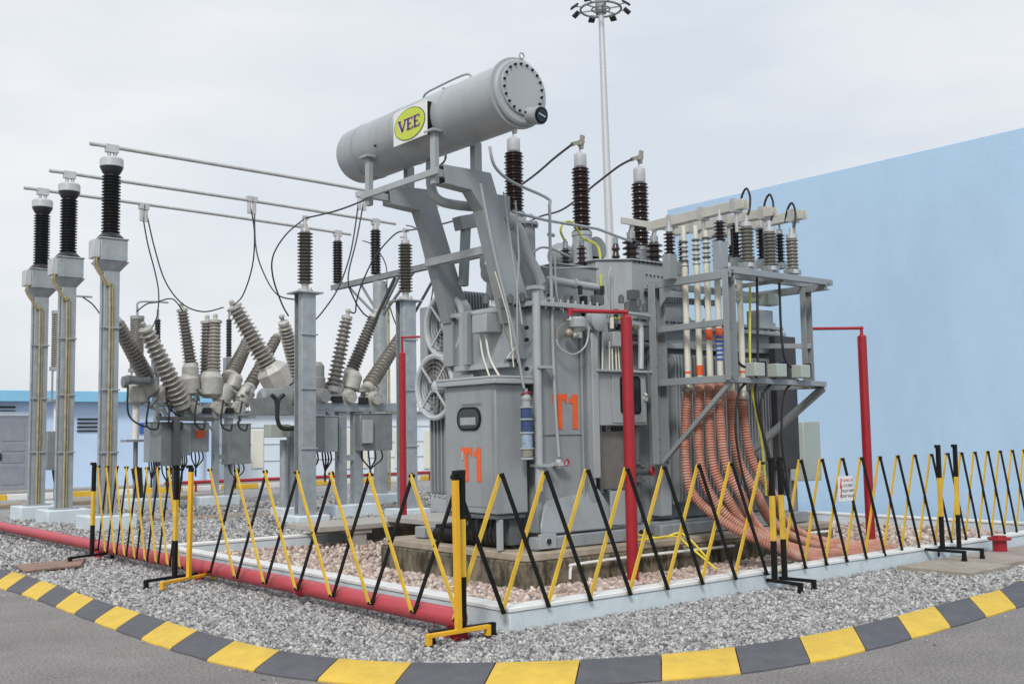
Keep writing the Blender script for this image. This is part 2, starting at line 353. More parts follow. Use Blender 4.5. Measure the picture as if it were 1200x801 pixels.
# brown cable duct covers seen behind the pipe
def slabrow(name,pts,w,h,mt,label,cat='cable duct'):
    m=M();p=V3((*pts[0],0));q=V3((*pts[1],0));d=(q-p);L=d.length;d.normalize();n=int(L/.9)
    for i in range(n):
        a=p+d*(L*i/n+.008);b=p+d*(L*(i+1)/n-.008);m.bar(a+V3((0,0,h/2)),b+V3((0,0,h/2)),w,h)
    return tag(build(name,m,mt,bevel=.01),label,cat)
slabrow('cable_duct',((6.5,29.4),(13.5,29.4)),.9,.10,BROWN,'brown concrete duct cover strip running past the foot of the far posts')
slabrow('cable_duct',((7.3,21.7),(14,21.0)),.6,.05,BROWN,'weathered brown duct cover strip crossing the gravel behind the barrier')
m=M();a=Z(18,664,.03);b=Z(100,656,.03);c=Z(95,664,.03);d=Z(28,671,.03)
m.prism([a,d,c,b],(0,0,.03));tag(build('wooden_plank',m,PLK,bevel=.006),'reddish brown worn plank lying on the gravel beside the kerb','plank')
# right hand concrete slabs
for k,(x0,x1) in enumerate(((11.12,12.0),(12.02,12.9),(12.92,13.8),(13.82,14.7))):
    m=M();m.box((x0,5.95+.12*k,.0),(x1,6.82,.07));o=build('concrete_slab',m,mat('slab concrete %d'%k,(.32-.03*(k==3),.285-.01*k,.24),.9,0,.16,4,.5,60,.5,(.22,.18,.14)),bevel=.008)
    tag(o,['weathered tan concrete slab nearest the near barrier foot','tan concrete slab under the black barrier feet','tan concrete slab to the right of the black barrier feet','concrete slab beside the short red hydrant stub'][k],'concrete slab','cover slabs laid on the gravel')

# gravel stones
def scat(n,x0,x1,y0,y1): return np.stack([rng.uniform(x0,x1,n),rng.uniform(y0,y1,n)],1)
inside=[(29,33)]+[(3.70,33)]+[(a,b) for a,b in gp if b<33 and a<29]
P=np.concatenate([scat(52000,3.6,14,4.9,7.0),scat(30000,3.6,5.7,7.0,14),scat(26000,3.6,9,13,24),scat(9000,14,17,5.4,8),scat(16000,8,18,14.6,26)])
keep=inpoly(P[:,0],P[:,1],[(a,b) for a,b in inside])
bund=(P[:,0]>5.60)&(P[:,1]>6.93)&(P[:,1]<15.2)&(P[:,0]<16.2)
slab=(P[:,0]>11.1)&(P[:,0]<14.72)&(P[:,1]>6.0)&(P[:,1]<6.84)
P=P[keep&~bund&~slab]
dist=np.hypot(P[:,0],P[:,1]);sz=.013+.0012*dist;sz=sz*rng.uniform(.8,1.5,len(P))
stones('gravel',STG,P,sz,.0,'loose crushed grey gravel')

q=[]
for _ in range(260):
    k_=random.randrange(len(ko));v=ko[k_];o_=(v-ki[k_]).normalized();r_=abs(random.gauss(0,.16))+.01;q.append((v.x+o_.x*r_+random.uniform(-.1,.1),v.y+o_.y*r_+random.uniform(-.1,.1)))
q=np.array([c for c in q if c[1]<16 and c[0]<13]);stones('stray_stones',STG,q,rng.uniform(.008,.02,len(q)),-.035,'stray gravel stones fallen on the road beside the kerb')
# ================================================= BUND (low containment wall) and pebbles
BX,BY,BH=5.63,6.96,.20
m=M()
def bseg(a,b,w=.16):
    m.box((a[0],a[1],-.1),(b[0],b[1],BH-.035),0); 
    m.box((a[0]-.012,a[1]-.012,BH-.035),(b[0]+.012,b[1]+.012,BH),1)
m.prism([(BX,BY,-.1),(16.1,BY,-.1),(16.1,14.56,-.1),(15.94,14.56,-.1),(15.94,BY+.16,-.1),(BX+.16,BY+.16,-.1),(BX+.16,14.4,-.1),(8.2,14.4,-.1),(8.2,14.56,-.1),(BX,14.56,-.1)],(0,0,BH+.065),0)
e=.012
m.prism([(BX-e,BY-e,BH-.035),(16.1+e,BY-e,BH-.035),(16.1+e,14.56+e,BH-.035),(15.94-e,14.56+e,BH-.035),(15.94-e,BY+.16+e,BH-.035),(BX+.16+e,BY+.16+e,BH-.035),(BX+.16+e,14.4-e,BH-.035),(8.2,14.4-e,BH-.035),(8.2,14.56+e,BH-.035),(BX-e,14.56+e,BH-.035)],(0,0,.035),1)
tag(build('bund_wall',m,[LBLUE,WHT],bevel=.006),'low pale blue bund wall with a white painted top round the transformer','wall')
m=M();m.add([(BX+.1,BY+.1,.02),(16,BY+.1,.02),(16,16,.02),(BX+.1,16,.02)],[(0,1,2,3)]);struct('pebble_bed',m,PEBB)
P=np.concatenate([scat(14000,5.8,12.8,7.13,8.5),scat(6500,5.8,7.1,8.5,14.3),scat(3000,12.3,15.9,7.13,11),scat(2500,7.1,12,11,14.3)])
pl=(P[:,0]>7.03)&(P[:,0]<12.35)&(P[:,1]>8.42)&(P[:,1]<11.3)
P=P[~pl];sz=rng.uniform(.035,.085,len(P));stones('pebbles',STP,P,sz,.02,'pink and cream pebbles filling the bund',True)
# slab bridging on piers, behind left
t=thing('trench_bridge',(9.5,14.6,0),'grey concrete walkway slab on short stub piers behind the plinth','walkway')
m=M();a=X(385,620,8.0)
m.box((7.75,13.9,.26),(12.6,14.9,.34));build('slab',m,CONC,t,bevel=.01)
for k,xx in enumerate((8.35,9.3,10.4,11.6)):
    m=M();m.box((xx,13.95,0),(xx+.22,14.2,.2));m.box((xx-.08,13.93,.2),(xx+.30,14.22,.26));build('pier',m,BROWN if k%2 else CONC,t)
m=M();m.box((8.21,14.41,0),(12.6,14.88,.255));build('kerb_wall',m,LBLUE,t)
m=M();m.box((8.9,12.3,.34),(12.2,13.9,.42));tag(build('cover_plate',m,CONC,bevel=.01),'flat grey concrete cover at the back of the transformer plinth','cover')

# ================================================= PLINTH
def rrect(x0,y0,x1,y1,r,z,n=5):
    o=[]
    for cx,cy,a in((x0+r,y0+r,180),(x1-r,y0+r,270),(x1-r,y1-r,0),(x0+r,y1-r,90)):
        for k in range(n+1):
            g=math.radians(a+90*k/n);o.append(V3((cx+r*math.cos(g),cy+r*math.sin(g),z)))
    return o
m=M();m.prism(rrect(7.03,8.42,12.35,11.2,.12,-.05),(0,0,.37),0);m.prism(rrect(7.05,8.44,12.33,11.18,.12,.321),(0,0,.085),1)
tag(build('plinth',m,[PLINTH,PLTOP],bevel=.015),'mossy water-stained concrete plinth under the transformer','plinth')

# ================================================= TRANSFORMER
T=thing('power_transformer',(8.5,9.8,.41),'large grey power transformer with a slanting oil conservator and T1 in orange on tank','transformer')
def P_(name,m,mt=G,par=T,bevel=0,label=None): return build(name,m,mt,par,bevel,label)
# tank
m=M()
m.box((7.50,8.78,.56),(8.36,10.28,2.98));m.box((8.36,9.05,.56),(12.05,11.0,2.9))
m.prism([(7.42,8.62,.56),(8.55,8.62,.56),(8.55,8.62,.66),(8.40,8.78,1.0),(7.62,8.78,.9),(7.42,8.62,.66)][::-1],(0,.04,0))
tank=P_('tank',m,G,bevel=.02)
m=M()
m.box((7.42,8.68,2.98),(8.46,10.34,3.03));m.box((8.46,8.95,2.88),(12.15,11.1,2.93));m.box((8.46,8.97,2.96),(12.13,11.1,3.0))
for i in range(9): m.cyl((7.5+i*.11,8.71,2.95),(7.5+i*.11,8.71,3.07),.014,n=6)
for i in range(26): m.cyl((8.55+i*.13,8.98,2.85),(8.55+i*.13,8.98,3.03),.014,n=6)
P_('rim_flange',m,GL,bevel=.005)
# panel ribs on tank front
for xx,w,yy in((8.27,.045,8.74),(8.16,.012,8.765)):
    m=M();m.box((xx-w,yy-.02,.85),(xx+w,8.775,2.93));P_('stiffener',m,G,bevel=.008)
m=M();a=Y(655,380,8.9)
for xx in(8.48,8.62): m.box((xx,8.86,.95),(xx+.07,9.045,2.86))
P_('stiffener',m,GL,bevel=.01)
# T1 lettering made of blocks
def t1(org,ux,uz,h,n,par,flip=1):
    org=V3(org);ux=V3(ux);uz=V3(uz);nn=V3(n)*.004;w=h*.55;m=M()
    def r(x0,z0,x1,z1): m.prism([org+ux*x0+uz*z0,org+ux*x1+uz*z0,org+ux*x1+uz*z1,org+ux*x0+uz*z1],nn)
    s=h*.17;r(0,h-s,w,h);r(w/2-s/2,0,w/2+s/2,h-s-.001);r(0,h-s-s*.5,s*.4,h-s-.001);r(w-s*.4,h-s-s*.5,w,h-s-.001)
    r(w*1.40,0,w*1.40+s*1.15,h);r(w*1.40-s*.75,h-s*1.55,w*1.399,h-s*.5);return build('lettering',m,ORL,par,label='orange letters T1')
t1((Y(648,500,8.776).x,8.776,1.66),(1,0,0),(0,0,1),.38,(0,-1,0),tank)
# base: skid beams with lifting holes
m=M();m.box((7.30,8.56,.415),(8.9,8.70,.545));m.box((7.3,10.6,.415),(8.9,10.8,.545));m.box((9.2,8.6,.415),(12.0,8.74,.55));m.box((7.6,8.9,.42),(12.0,10.9,.555))
P_('skid',m,G,bevel=.012)
for xx in(7.42,8.78):
    m=M();m.box((xx-.11,8.52,.43),(xx+.11,8.557,.58),0);m.cyl((xx,8.519,.505),(xx,8.50,.505),.028,n=16,mi=1);m.ring((xx,8.518,.505),(0,1,0),.034,.008,n=16,m=6,mi=0);build('lifting_lug',m,[GL,DARK],T,bevel=.004)
m=M();m.prism([(8.42,8.6,.6),(8.88,8.6,.6),(8.88,8.6,.86),(8.7,8.6,.97),(8.42,8.6,.97)],(0,.03,0));m.cyl((8.78,8.598,.80),(8.78,8.585,.80),.02,mi=1);build('gusset_plate',m,[GL,DARK],T,bevel=.004)
m=M();m.box((7.25,9.6,.42),(7.5,10.3,.60));m.cyl((7.2,9.65,.50),(7.2,10.2,.50),.07);P_('wheel_bogie',m,BLK)
# control cabinet with window + T1
cab=P_('control_cabinet',M().box((6.97,8.80,.79),(7.39,9.70,2.14)),G,bevel=.012)
m=M();m.box((6.91,8.73,2.14),(7.47,9.78,2.195));m.prism([(6.91,8.73,2.195),(7.47,8.73,2.195),(7.47,9.78,2.195),(6.91,9.78,2.195)],(0,0,.03));build('lid',m,GL,cab,bevel=.01)
m=M();m.box((6.963,8.85,.86),(6.9695,9.66,2.08));m.box((6.955,9.35,1.35),(6.962,9.38,1.44),1)
m.tube([(6.95,9.02,1.93),(6.945,9.02,1.95),(6.945,9.35,1.95),(6.95,9.35,1.93)],.006,n=6);door=build('door',m,[G,ALU],cab,bevel=.005)
def rr_panel(x,y0,y1,z0,z1,r,th,axis='x'):
    ps=rrect(y0,z0,y1,z1,r,0);return [V3((x,p.x,p.y)) for p in ps] if axis=='x' else [V3((p.x,x,p.y)) for p in ps]
wa=X(536,478,6.96);wb=X(564,505,6.96)
m=M();m.prism(rr_panel(6.950,wb.y,wa.y,1.66,1.91,.118,0),(.0105,0,0),0);m.prism(rr_panel(6.947,wb.y+.025,wa.y-.025,1.683,1.887,.10,0),(.0025,0,0),1);build('window',m,[BLK,GLASS],door)
m=M()
m.box((6.944,wb.y+.08,1.72),(6.9465,wa.y-.07,1.80))
build('meter',m,mat('meter face',(.30,.32,.33),.4),door)
a=X(540,517,6.96);b=X(559,560,6.96);t1((6.961,a.y+.0,1.12),(0,-1,0),(0,0,1),.36,(-1,0,0),door)
m=M();m.box((6.99,8.83,.735),(7.38,9.68,.785));m.box((7.22,8.9,.45),(7.38,9.6,.73));P_('cabinet_stand',m,GD,bevel=.008)  # shade below the cabinet is put into the stand's dark colour
m=M()
for k in range(9): yy_=8.92+.08*k;m.tube([(7.12+.02*(k%3),yy_,.735),(7.10+.03*(k%2),yy_+.01,.6),(7.16,yy_+.06,.47),(7.3,yy_+.1,.43)],.018,n=6,smooth=4)
P_('cable_bundle',m,RUB)
m=M();m.bar((7.05,8.86,.42),(7.05,8.86,.735),.05,.05);m.bar((7.05,9.6,.42),(7.05,9.6,.735),.05,.05);P_('stand_leg',m,GL)
# upper side box between the conservator legs
a=Y(531,430,10.3);b=Y(700,430,10.3)
m=M();m.box((7.44,9.1,2.38),(7.50,10.0,3.0));m.box((7.36,9.05,2.34),(7.47,10.05,2.40));m.cyl((7.42,9.05,2.98),(7.42,10.05,2.98),.035);m.box((7.38,9.9,2.40),(7.46,9.98,2.98));m.box((7.38,9.1,2.40),(7.46,9.16,2.98))
P_('access_panel',m,GL,bevel=.006)
a=X(577,380,7.4);m=M();m.box((7.22,a.y-.12,a.z-.1),(7.44,a.y+.14,a.z+.10));box1=P_('junction_box',m,GL,bevel=.01)
m=M();m.tube([(7.3,a.y,a.z-.1),(7.28,a.y-.1,2.45),(7.22,a.y-.35,2.22)],.012,n=6,smooth=6);m.tube([(7.3,a.y+.1,a.z-.1),(7.27,a.y+.02,2.5),(7.2,a.y-.2,2.22)],.010,n=6,smooth=6);build('conduit',m,CREC,box1)
# conservator
CXc,CZc,CR=6.66,4.955,.325;cy0,cy1=7.93,10.98
m=M();prof=[(1e-3,-.10),(.16,-.085),(.27,-.05),(.34,0),(CR,.05)]+[(CR,cy1-cy0-.0)]
# axis from far end to near end
prof=[(1e-3,-.09),(.14,-.08),(.24,-.05),(.30,-.01),(CR,.05),(CR,cy1-cy0)]
m.lathe((CXc,cy1,CZc),(CXc,cy0,CZc),prof,48)
con=P_('conservator',m,GL)
m=M();m.lathe((CXc,cy0+.07,CZc),(CXc,cy0-1,CZc),[(CR+.03,0),(CR+.03,.035),(CR+.001,.036),(CR+.001,.07),(CR-.02,.085)],48)
m.lathe((CXc,cy0-.0,CZc+.03),(CXc,cy0-1,CZc+.03),[(.265,-.03),(.265,.03),(.26,.034)],40)
for i in range(20):
    g=2*math.pi*i/20+.1;px=CXc+.24*math.cos(g);pz=CZc+.03+.24*math.sin(g);m.cyl((px,cy0-.03,pz),(px,cy0-.052,pz),.013,n=6,mi=1)
m.ring((CXc+.02,cy0-.0,CZc+.37),(0,1,0),.03,.008,n=12,m=6)
ec=build('end_cover',m,[GL,BLK],con)
a=Y(620,138,7.8)
m=M();gd=V3((.02,-.97,-.22)).normalized();gc=V3((CXc+.11,cy0-.02,CZc-.22));m.cyl(gc+V3((-.03,.08,.02)),gc+gd*.10,.078,n=20,mi=0);m.cyl(gc+gd*.10,gc+gd*.15,.090,n=24,mi=0);m.cyl(gc+gd*.151,gc+gd*.158,.080,n=24,mi=1);m.cyl(gc+gd*.161,gc+gd*.164,.062,n=24,mi=2);m.bar(gc+gd*.167+V3((-.05,-.01,.01)),gc+gd*.167+V3((.04,0,-.01)),.004,.012,mi=3);build('oil_level_gauge',m,[GL,BLK,GLASS,CAP],con)
# badge panel
m=M();bx=CXc-CR-.05
py0=X(500,140,bx).y;py1=X(461,160,bx).y;zc=CZc-.05;hh=.185
m.box((bx,py0,zc-hh),(bx+.012,py1,zc+hh));m.box((bx+.012,py0+.01,zc-hh+.01),(bx+.16,py0+.03,zc+hh-.01),1);badge=build('badge_plate',m,[WHT,BLK],con,bevel=.003)
yc=(py0+py1)/2;hw=(py1-py0)/2
def ell(a,b,x,n=36):return [V3((x,yc+a*math.cos(2*math.pi*i/n),zc+b*math.sin(2*math.pi*i/n))) for i in range(n)]
m=M();m.prism(ell(hw*.93,hh*.93,bx-.003),(.0028,0,0),0);m.prism(ell(hw*.89,hh*.88,bx-.006),(.0028,0,0),1)
def stroke(y0_,z0_,y1_,z1_,w,mi,off):
    m.bar((bx-off,y0_,z0_),(bx-off,y1_,z1_),.002,w,up=(0,0,1) if abs(z1_-z0_)<abs(y1_-y0_) else (0,1,0),mi=mi)
lh=hh*.62;u=hw
def let(mi,dy,off,k):
    z0_=zc-lh/2;z1_=zc+lh/2
    def S(ya,za,yb,zb,w): stroke(yc-(ya*u)+dy,z0_+za*lh,yc-(yb*u)+dy,z0_+zb*lh,w*k,mi,off)
    S(-.60,1,-.40,0,.035);S(-.40,0,-.22,1,.02);S(-.68,1,-.50,1,.014);S(-.30,1,-.14,1,.014)
    for o in(-.06,.34):
        S(o,0,o,1,.034);S(o-.06,1,o+.26,1,.014);S(o-.06,0,o+.26,0,.014);S(o,.5,o+.18,.5,.012);S(o+.26,1,o+.26,.78,.012);S(o+.26,0,o+.26,.22,.012)
let(2,.012,.0075,1.25);let(3,0,.0105,1.0)
build('emblem',m,[BADD,BAD,PINKW,PUR],badge)
# handle rail on top of the conservator
a=CXc-.05
m=M();m.tube([(a,9.55,CZc+CR-.02),(a,9.5,CZc+CR+.05),(a,9.3,CZc+CR+.07),(a,8.75,CZc+CR+.07),(a,8.65,CZc+CR-.02)],.012,n=6,smooth=5);m.cyl((a,9.15,CZc+CR-.02),(a,9.15,CZc+CR+.03),.02,n=8);build('lifting_handle',m,G,con)
# conservator supports : plates with a bend + uprights
for yy,nm in((8.92,'near'),(10.2,'far')):
    if nm=='near': pts=[Y(*p,yy) for p in((520,193),(575,203),(627,378),(598,378),(566,245),(553,222),(522,214))]
    else: pts=[Y(*p,yy) for p in((456,217),(506,223),(553,378),(528,378),(500,270),(492,246),(458,238))]
    m=M();c=V3((0,.14,0))
    m.prism(pts[::-1],(0,.012,0));pb=[p+V3((0,.16,0)) for p in pts];m.prism(pb[::-1],(0,.012,0))
    for p,q in((0,1),(1,2),(3,4),(4,5),(5,6)): m.bar(pts[p]+V3((0,.085,0)),pts[q]+V3((0,.085,0)),.17,.012,up=(0,1,0) if 0 else (0,0,1))
    bl=pts[2].lerp(pts[3],.5)
    m.box((bl.x-.14,yy-.01,2.42),(bl.x+.14,yy+.18,bl.z))
    P_('conservator_support',m,G,bevel=.004)
    m=M()
    xl=CXc-CR*.72 if 1 else 0
    m.box((6.33,yy+.02,4.20),(6.39,yy+.10,4.74));m.box((6.28,yy-.02,4.74),(6.44,yy+.14,4.765));m.box((6.85,yy+.02,4.38),(6.95,yy+.10,4.72));m.box((6.391,yy+.03,4.28),(6.6,yy+.09,4.36))
    P_('saddle_post',m,GL,bevel=.004)
m=M();m.bar((6.31,8.85,4.31),(6.31,10.33,4.31),.035,.07);m.bar((7.17,8.95,3.62),(7.17,10.3,3.62),.07,.09);P_('cross_beam',m,GL,bevel=.004)
a=Y(540,300,9.9);m=M();m.bar(Y(546,262,10.1),Y(543,335,10.1),.09,.09);m.bar(Y(560,258,10.1),Y(536,262,10.1),.16,.16);P_('brace',m,G,bevel=.004)
# main oil pipe from conservator with bends
m=M();m.tube([(6.75,9.6,4.65),(6.75,9.6,4.35),(6.80,9.55,4.2),(6.95,9.45,4.14),(7.3,9.3,4.12)],.055,n=12,smooth=6);m.cyl((7.2,9.33,4.12),(7.38,9.28,4.12),.09,n=14);m.box((7.33,9.15,3.98),(7.5,9.32,4.25));oilp=P_('oil_pipe',m,G)
m=M();m.tube([(7.4,9.25,4.1),(7.5,9.2,4.0),(7.55,9.05,3.85),(7.6,9.0,3.6),(7.75,8.95,3.3),(7.8,8.95,3.0)],.06,n=12,smooth=6);m.ball((7.5,9.12,3.95),.09);P_('oil_pipe',m,GL)
m=M();m.ball(Y(575,320,9.7),.12,n=16);m.cyl(Y(575,320,9.7),Y(573,345,9.7)+V3((0,0,-.05)),.04);m.tube([Y(570,295,9.7),Y(565,305,9.7),Y(568,325,9.7)],.03,smooth=4);P_('buchholz_relay',m,GL)
m=M()
m.tube([Y(574,172,9.3),Y(580,195,9.2),Y(600,213,9.0),Y(641,232,8.85),Y(644,244,8.82),Y(645,300,8.8),Y(650,460,8.72),Y(655,535,8.70)],.018,n=8,smooth=8);P_('vent_pipe',m,GL)
m=M();m.tube([Y(x,y,8.70) for x,y in((628,336),(629,400),(631,500),(632,575))],.045,n=14,smooth=4);m.box(*(lambda a:[(a.x-.07,8.64,a.z-.02),(a.x+.07,8.78,a.z+.02)])(Y(628,337,8.7)))
for py in(430,545): a=Y(632,py,8.7);m.box((a.x-.06,8.63,a.z-.015),(a.x+.14,8.78,a.z+.015))
P_('riser_pipe',m,GL)
m=M();m.tube([Y(563,215,8.8),Y(580,300,8.75),Y(602,390,8.68),Y(614,455,8.65)],.014,n=6,smooth=6);m.tube([Y(590,225,8.9),Y(612,380,8.7)],.010,n=6);P_('breather_pipe',m,GL)
# silica gel breather
br=Y(617,500,8.66);bxx,byy=br.x,8.66
m=M();zt=VZ(616,455,(bxx,byy));z0=VZ(618,538,(bxx,byy));hgt=zt-z0
def zz(k): return z0+hgt*k
m.cyl((bxx,byy,zz(.0)),(bxx,byy,zz(.03)),.07);m.cyl((bxx,byy,zz(.04)),(bxx,byy,zz(.14)),.062,mi=3)
for a_,b_,c_ in((.17,.36,1),(.39,.55,2),(.58,.72,2)): m.cyl((bxx,byy,zz(a_)),(bxx,byy,zz(b_)),.06,n=18,mi=c_)
for k in(.145,.365,.555,.725): m.cyl((bxx,byy,zz(k)),(bxx,byy,zz(k+.022)),.075,n=18)
m.cyl((bxx,byy,zz(.75)),(bxx,byy,zz(.86)),.045,mi=0);m.ball((bxx,byy,zz(.86)),.055,mi=0);m.ring((bxx,byy,zz(.92)),(0,.4,1),.05,.008,n=16,m=6,mi=4);m.cyl((bxx,byy,zz(.9)),(bxx,byy,zz(1.0)),.02)
build('dehydrating_breather',m,[GL,mat('pale silica gel',(.24,.32,.42),.3,0,.3,30,coat=.5),BLUEG,BRONZ,RED],T)
m=M();a=Y(657,543,8.72);m.box((a.x-.09,8.66,a.z-.02),(a.x+.03,8.775,a.z+.02));m.cyl((a.x-.03,8.72,a.z-.05),(a.x-.03,8.72,a.z+.05),.035);m.ring((a.x+.03,8.66,a.z+.01),(0,1,.2),.035,.008,n=14,m=6,mi=1);build('drain_valve',m,[CAP,RED],T)
# HV turret/OLTC cylinder behind
m=M();a=Y(612,262,9.6);m.cyl((a.x,9.6,3.0),(a.x,9.6,a.z-.03),.15,n=24);m.cyl((a.x,9.6,a.z-.03),(a.x,9.6,a.z),.19,n=24);m.cyl((a.x,9.6,3.03),(a.x,9.6,3.1),.19,n=24)
for i in range(12):
    g=i*math.pi/6;m.cyl((a.x+.17*math.cos(g),9.6+.17*math.sin(g),a.z-.05),(a.x+.17*math.cos(g),9.6+.17*math.sin(g),a.z+.02),.014,n=6)
m.tube([(a.x,9.6,a.z),(a.x+.05,9.6,a.z+.1),(a.x+.15,9.6,a.z+.12)],.02,n=6);P_('tap_changer_head',m,G)
# HV bushings
HVT=[]
for k,(pxt,pyt,pxb,pyb,ptop) in enumerate(((602,178,603,250,160),(680,196,682,272,178),(749,214,752,290,195))):
    yb=9.8;t_=Y(pxt,pyt,yb);b_=Y(pxb,pyb,yb);xx=(t_.x+b_.x)/2;tp=VZ(pxt,ptop,(xx,yb))
    b0=V3((xx,yb,b_.z));t0=V3((xx,yb,t_.z));
    m=M();m.sheds(b0,t0,.085,.118,20,24,alt=.08);bs=P_('high_voltage_bushing',m,POR)
    m=M();m.lathe(t0,t0+V3((0,0,1)),[(.072,0),(.08,.02),(.08,tp-t_.z-.04),(.05,tp-t_.z-.01),(.02,tp-t_.z)],20);m.cyl(t0+V3((0,0,tp-t_.z)),t0+V3((0,0,tp-t_.z+.06)),.012);build('cap',m,CAP,bs)
    c0=t0+V3((-.02,-.02,tp-t_.z+.09));m=M();m.ball(c0,.035);m.bar(c0+V3((-.13,0,-.02)),c0+V3((.06,0,.05)),.05,.05);m.bar(c0+V3((.02,0,-.05)),c0+V3((.05,0,.12)),.03,.06);build('terminal_clamp',m,BRONZ,bs);HVT.append(c0+V3((-.13,0,-.02)))
    m=M();m.lathe((xx,yb,2.98),(xx,yb,9),[(.20,0),(.20,.35),(.14,.5),(.12,b_.z-2.98-.06),(.13,b_.z-2.98-.05),(.13,b_.z-2.98)],22);build('turret',m,GL,bs)
# turret boxes on the lid
def pxbox(name,x0,x1,yt,yb_,Yp,depth,mt=GL,bev=.012,par=T):
    a=Y(x0,yt,Yp);b=Y(x1,yb_,Yp);m=M();m.box((a.x,Yp,b.z),(b.x,Yp+depth,(a.z+Y(x1,yt,Yp).z)/2));o=P_(name,m,mt,par,bevel=bev);return o,a,b
m=M();xa,xb=Y(651,320,9.25).x,Y(714,320,9.25).x
zt1=Y(680,313,9.25).z
m.box((xa,9.25,2.94),(xb,9.7,zt1));m.box((xa-.02,9.23,zt1),(xb+.02,9.72,zt1+.02));m.box((xb+.12,9.35,3.0),(xb+.22,9.5,3.2));tb1=P_('terminal_box',m,G,bevel=.008)
xa2,xb2=Y(716,320,9.0).x,Y(800,320,9.0).x;zt2=Y(740,305,9.0).z
m=M();m.prism([(xa2,9.25,2.94),(xa2+.35,9.0,2.94),(xb2,9.0,2.94),(xb2,9.8,2.94),(xa2,9.8,2.94)],(0,0,zt2-2.94))
m.prism([(xa2-.03,9.24,zt2),(xa2+.34,8.97,zt2),(xb2+.03,8.97,zt2),(xb2+.03,9.82,zt2),(xa2-.03,9.82,zt2)],(0,0,.02));tb2=P_('terminal_box',m,GL,bevel=.008)
for i in range(5): m=M()
m=M()
for i in range(5):
    a=Y(758+4.5*i,322+.6*i,8.99);m.cyl((a.x,8.999,a.z),(a.x,8.985,a.z),.010,n=6)
for yy_ in(9.05,9.6):
    for i in range(12): m.cyl((xa2+.4+i*(xb2-xa2-.45)/11,8.99,zt2-.02),(xa2+.4+i*(xb2-xa2-.45)/11,8.99,zt2+.035),.008,n=6)
build('bolt',m,BLK,tb2)
# small black insulators on tb1 and tb2 (LV side)
def stub(par,px,pyb,pyt,Yp,rc=.035,rs=.065,n=5,mt=POR,capm=GALV,name='stub_insulator',zb=None,caph=.08):
    b_=Y(px,pyb,Yp);t_=Y(px,pyt,Yp);z0_=b_.z if zb is None else zb
    m=M();m.sheds((b_.x,Yp,z0_),(b_.x,Yp,t_.z),rc,rs,n,18);o=build(name,m,mt,par)
    m=M();m.cyl((b_.x,Yp,t_.z),(b_.x,Yp,t_.z+caph),rc*.9);m.cyl((b_.x,Yp,t_.z+caph),(b_.x,Yp,t_.z+caph+.03),rc*.5);build('cap',m,capm,o);return V3((b_.x,Yp,t_.z+caph))
e1=stub(T,663,312,291,9.45,zb=zt1+.02);e2=stub(T,682,311,288,9.45,zb=zt1+.02)
lv=[stub(T,740,304,280,9.5,.06,.115,5,zb=zt2+.02),stub(T,767,306,284,9.5,.06,.115,5,zb=zt2+.02),stub(T,722,312,286,10.3,.04,.06,8,zb=3.3)]
m=M();cc=Y(700,292,10.2);m.cyl(cc+V3((0,-.0,0)),cc+V3((0,.35,0)),.17,n=24);m.box((cc.x-.1,10.2,2.95),(cc.x+.1,10.5,cc.z-.1));P_('pressure_vessel',m,G)
m=M();cc=Y(657,300,10.0);m.ball(cc,.17,n=20);m.cyl((cc.x,10.,2.95),(cc.x,10.,cc.z-.1),.12,n=20);P_('pressure_dome',m,G)
# yellow green earth wires
m=M();m.tube([e2+V3((0,-.02,.0)),Y(672,262,9.4),Y(662,260,9.4),Y(657,270,9.4),e1],.014,n=6,smooth=8);P_('earth_wire',m,YG)
m=M();m.tube([e2+V3((0,-.03,.0)),Y(698,286,9.35),Y(703,298,9.3),Y(704,325,9.22),Y(705,345,9.2)],.016,n=6,smooth=8);P_('earth_wire',m,YG)
m=M();m.tube([Y(716,372,8.9),Y(735,374,8.88),Y(742,378,8.87),Y(745,384,8.87)],.015,n=6,smooth=5);P_('earth_wire',m,YG)
# pipes along the lid
m=M();m.tube([Y(649,329,8.95),Y(700,337,8.95)],.045,n=14);m.lathe(Y(672,332,8.95),Y(700,337,8.95),[(.06,0),(.06,.03)],14);m.cyl(Y(640,330,8.95),Y(650,329,8.95),.06);P_('oil_header_pipe',m,GL)
m=M();m.tube([Y(600,248,9.3),Y(640,258,9.3),Y(700,268,9.3),Y(740,283,9.4)],.018,n=8);m.tube([Y(622,298,9.1),Y(634,290,9.1),Y(648,292,9.1),Y(666,300,9.1)],.014,n=6,smooth=5);m.tube([Y(620,310,9.1),Y(650,315,9.1),Y(690,313,9.15)],.014,n=6)
for a,b in(((645,300),(645,330)),((700,290),(702,330))): pass
m.cyl(Y(645,275,8.84)-V3((.03,0,0)),Y(645,275,8.84)+V3((.05,0,0)),.022);m.cyl(Y(645,350,8.84)-V3((.03,0,0)),Y(645,350,8.84)+V3((.05,0,0)),.022);P_('gas_pipe',m,GALV)
m=M()
for px in(668,685,700,830): 
    a=Y(px,355,8.95);m.box((a.x-.03,8.93,a.z-.06),(a.x+.03,9.0,a.z+.08))
for px,py in((642,355),(680,345),(706,345),(722,372)): a=Y(px,py,8.9);m.cyl(a,a+V3((0,0,.1)),.025,n=8)
P_('lid_clamp',m,DARK)
m=M();m.cyl(Y(701,340,8.93),Y(701,352,8.93),.05,mi=0);m.ring(Y(704,352,8.9),(0,1,0),.04,.014,n=14,m=6,mi=1);a=Y(758,342,8.93);m.cyl(a,a+V3((.08,0,-.02)),.05,mi=0);m.ring(a+V3((-.03,-.03,.04)),(0,1,0),.035,.01,n=14,m=6,mi=1);build('lid_valve',m,[DARK,BRONZ],T)
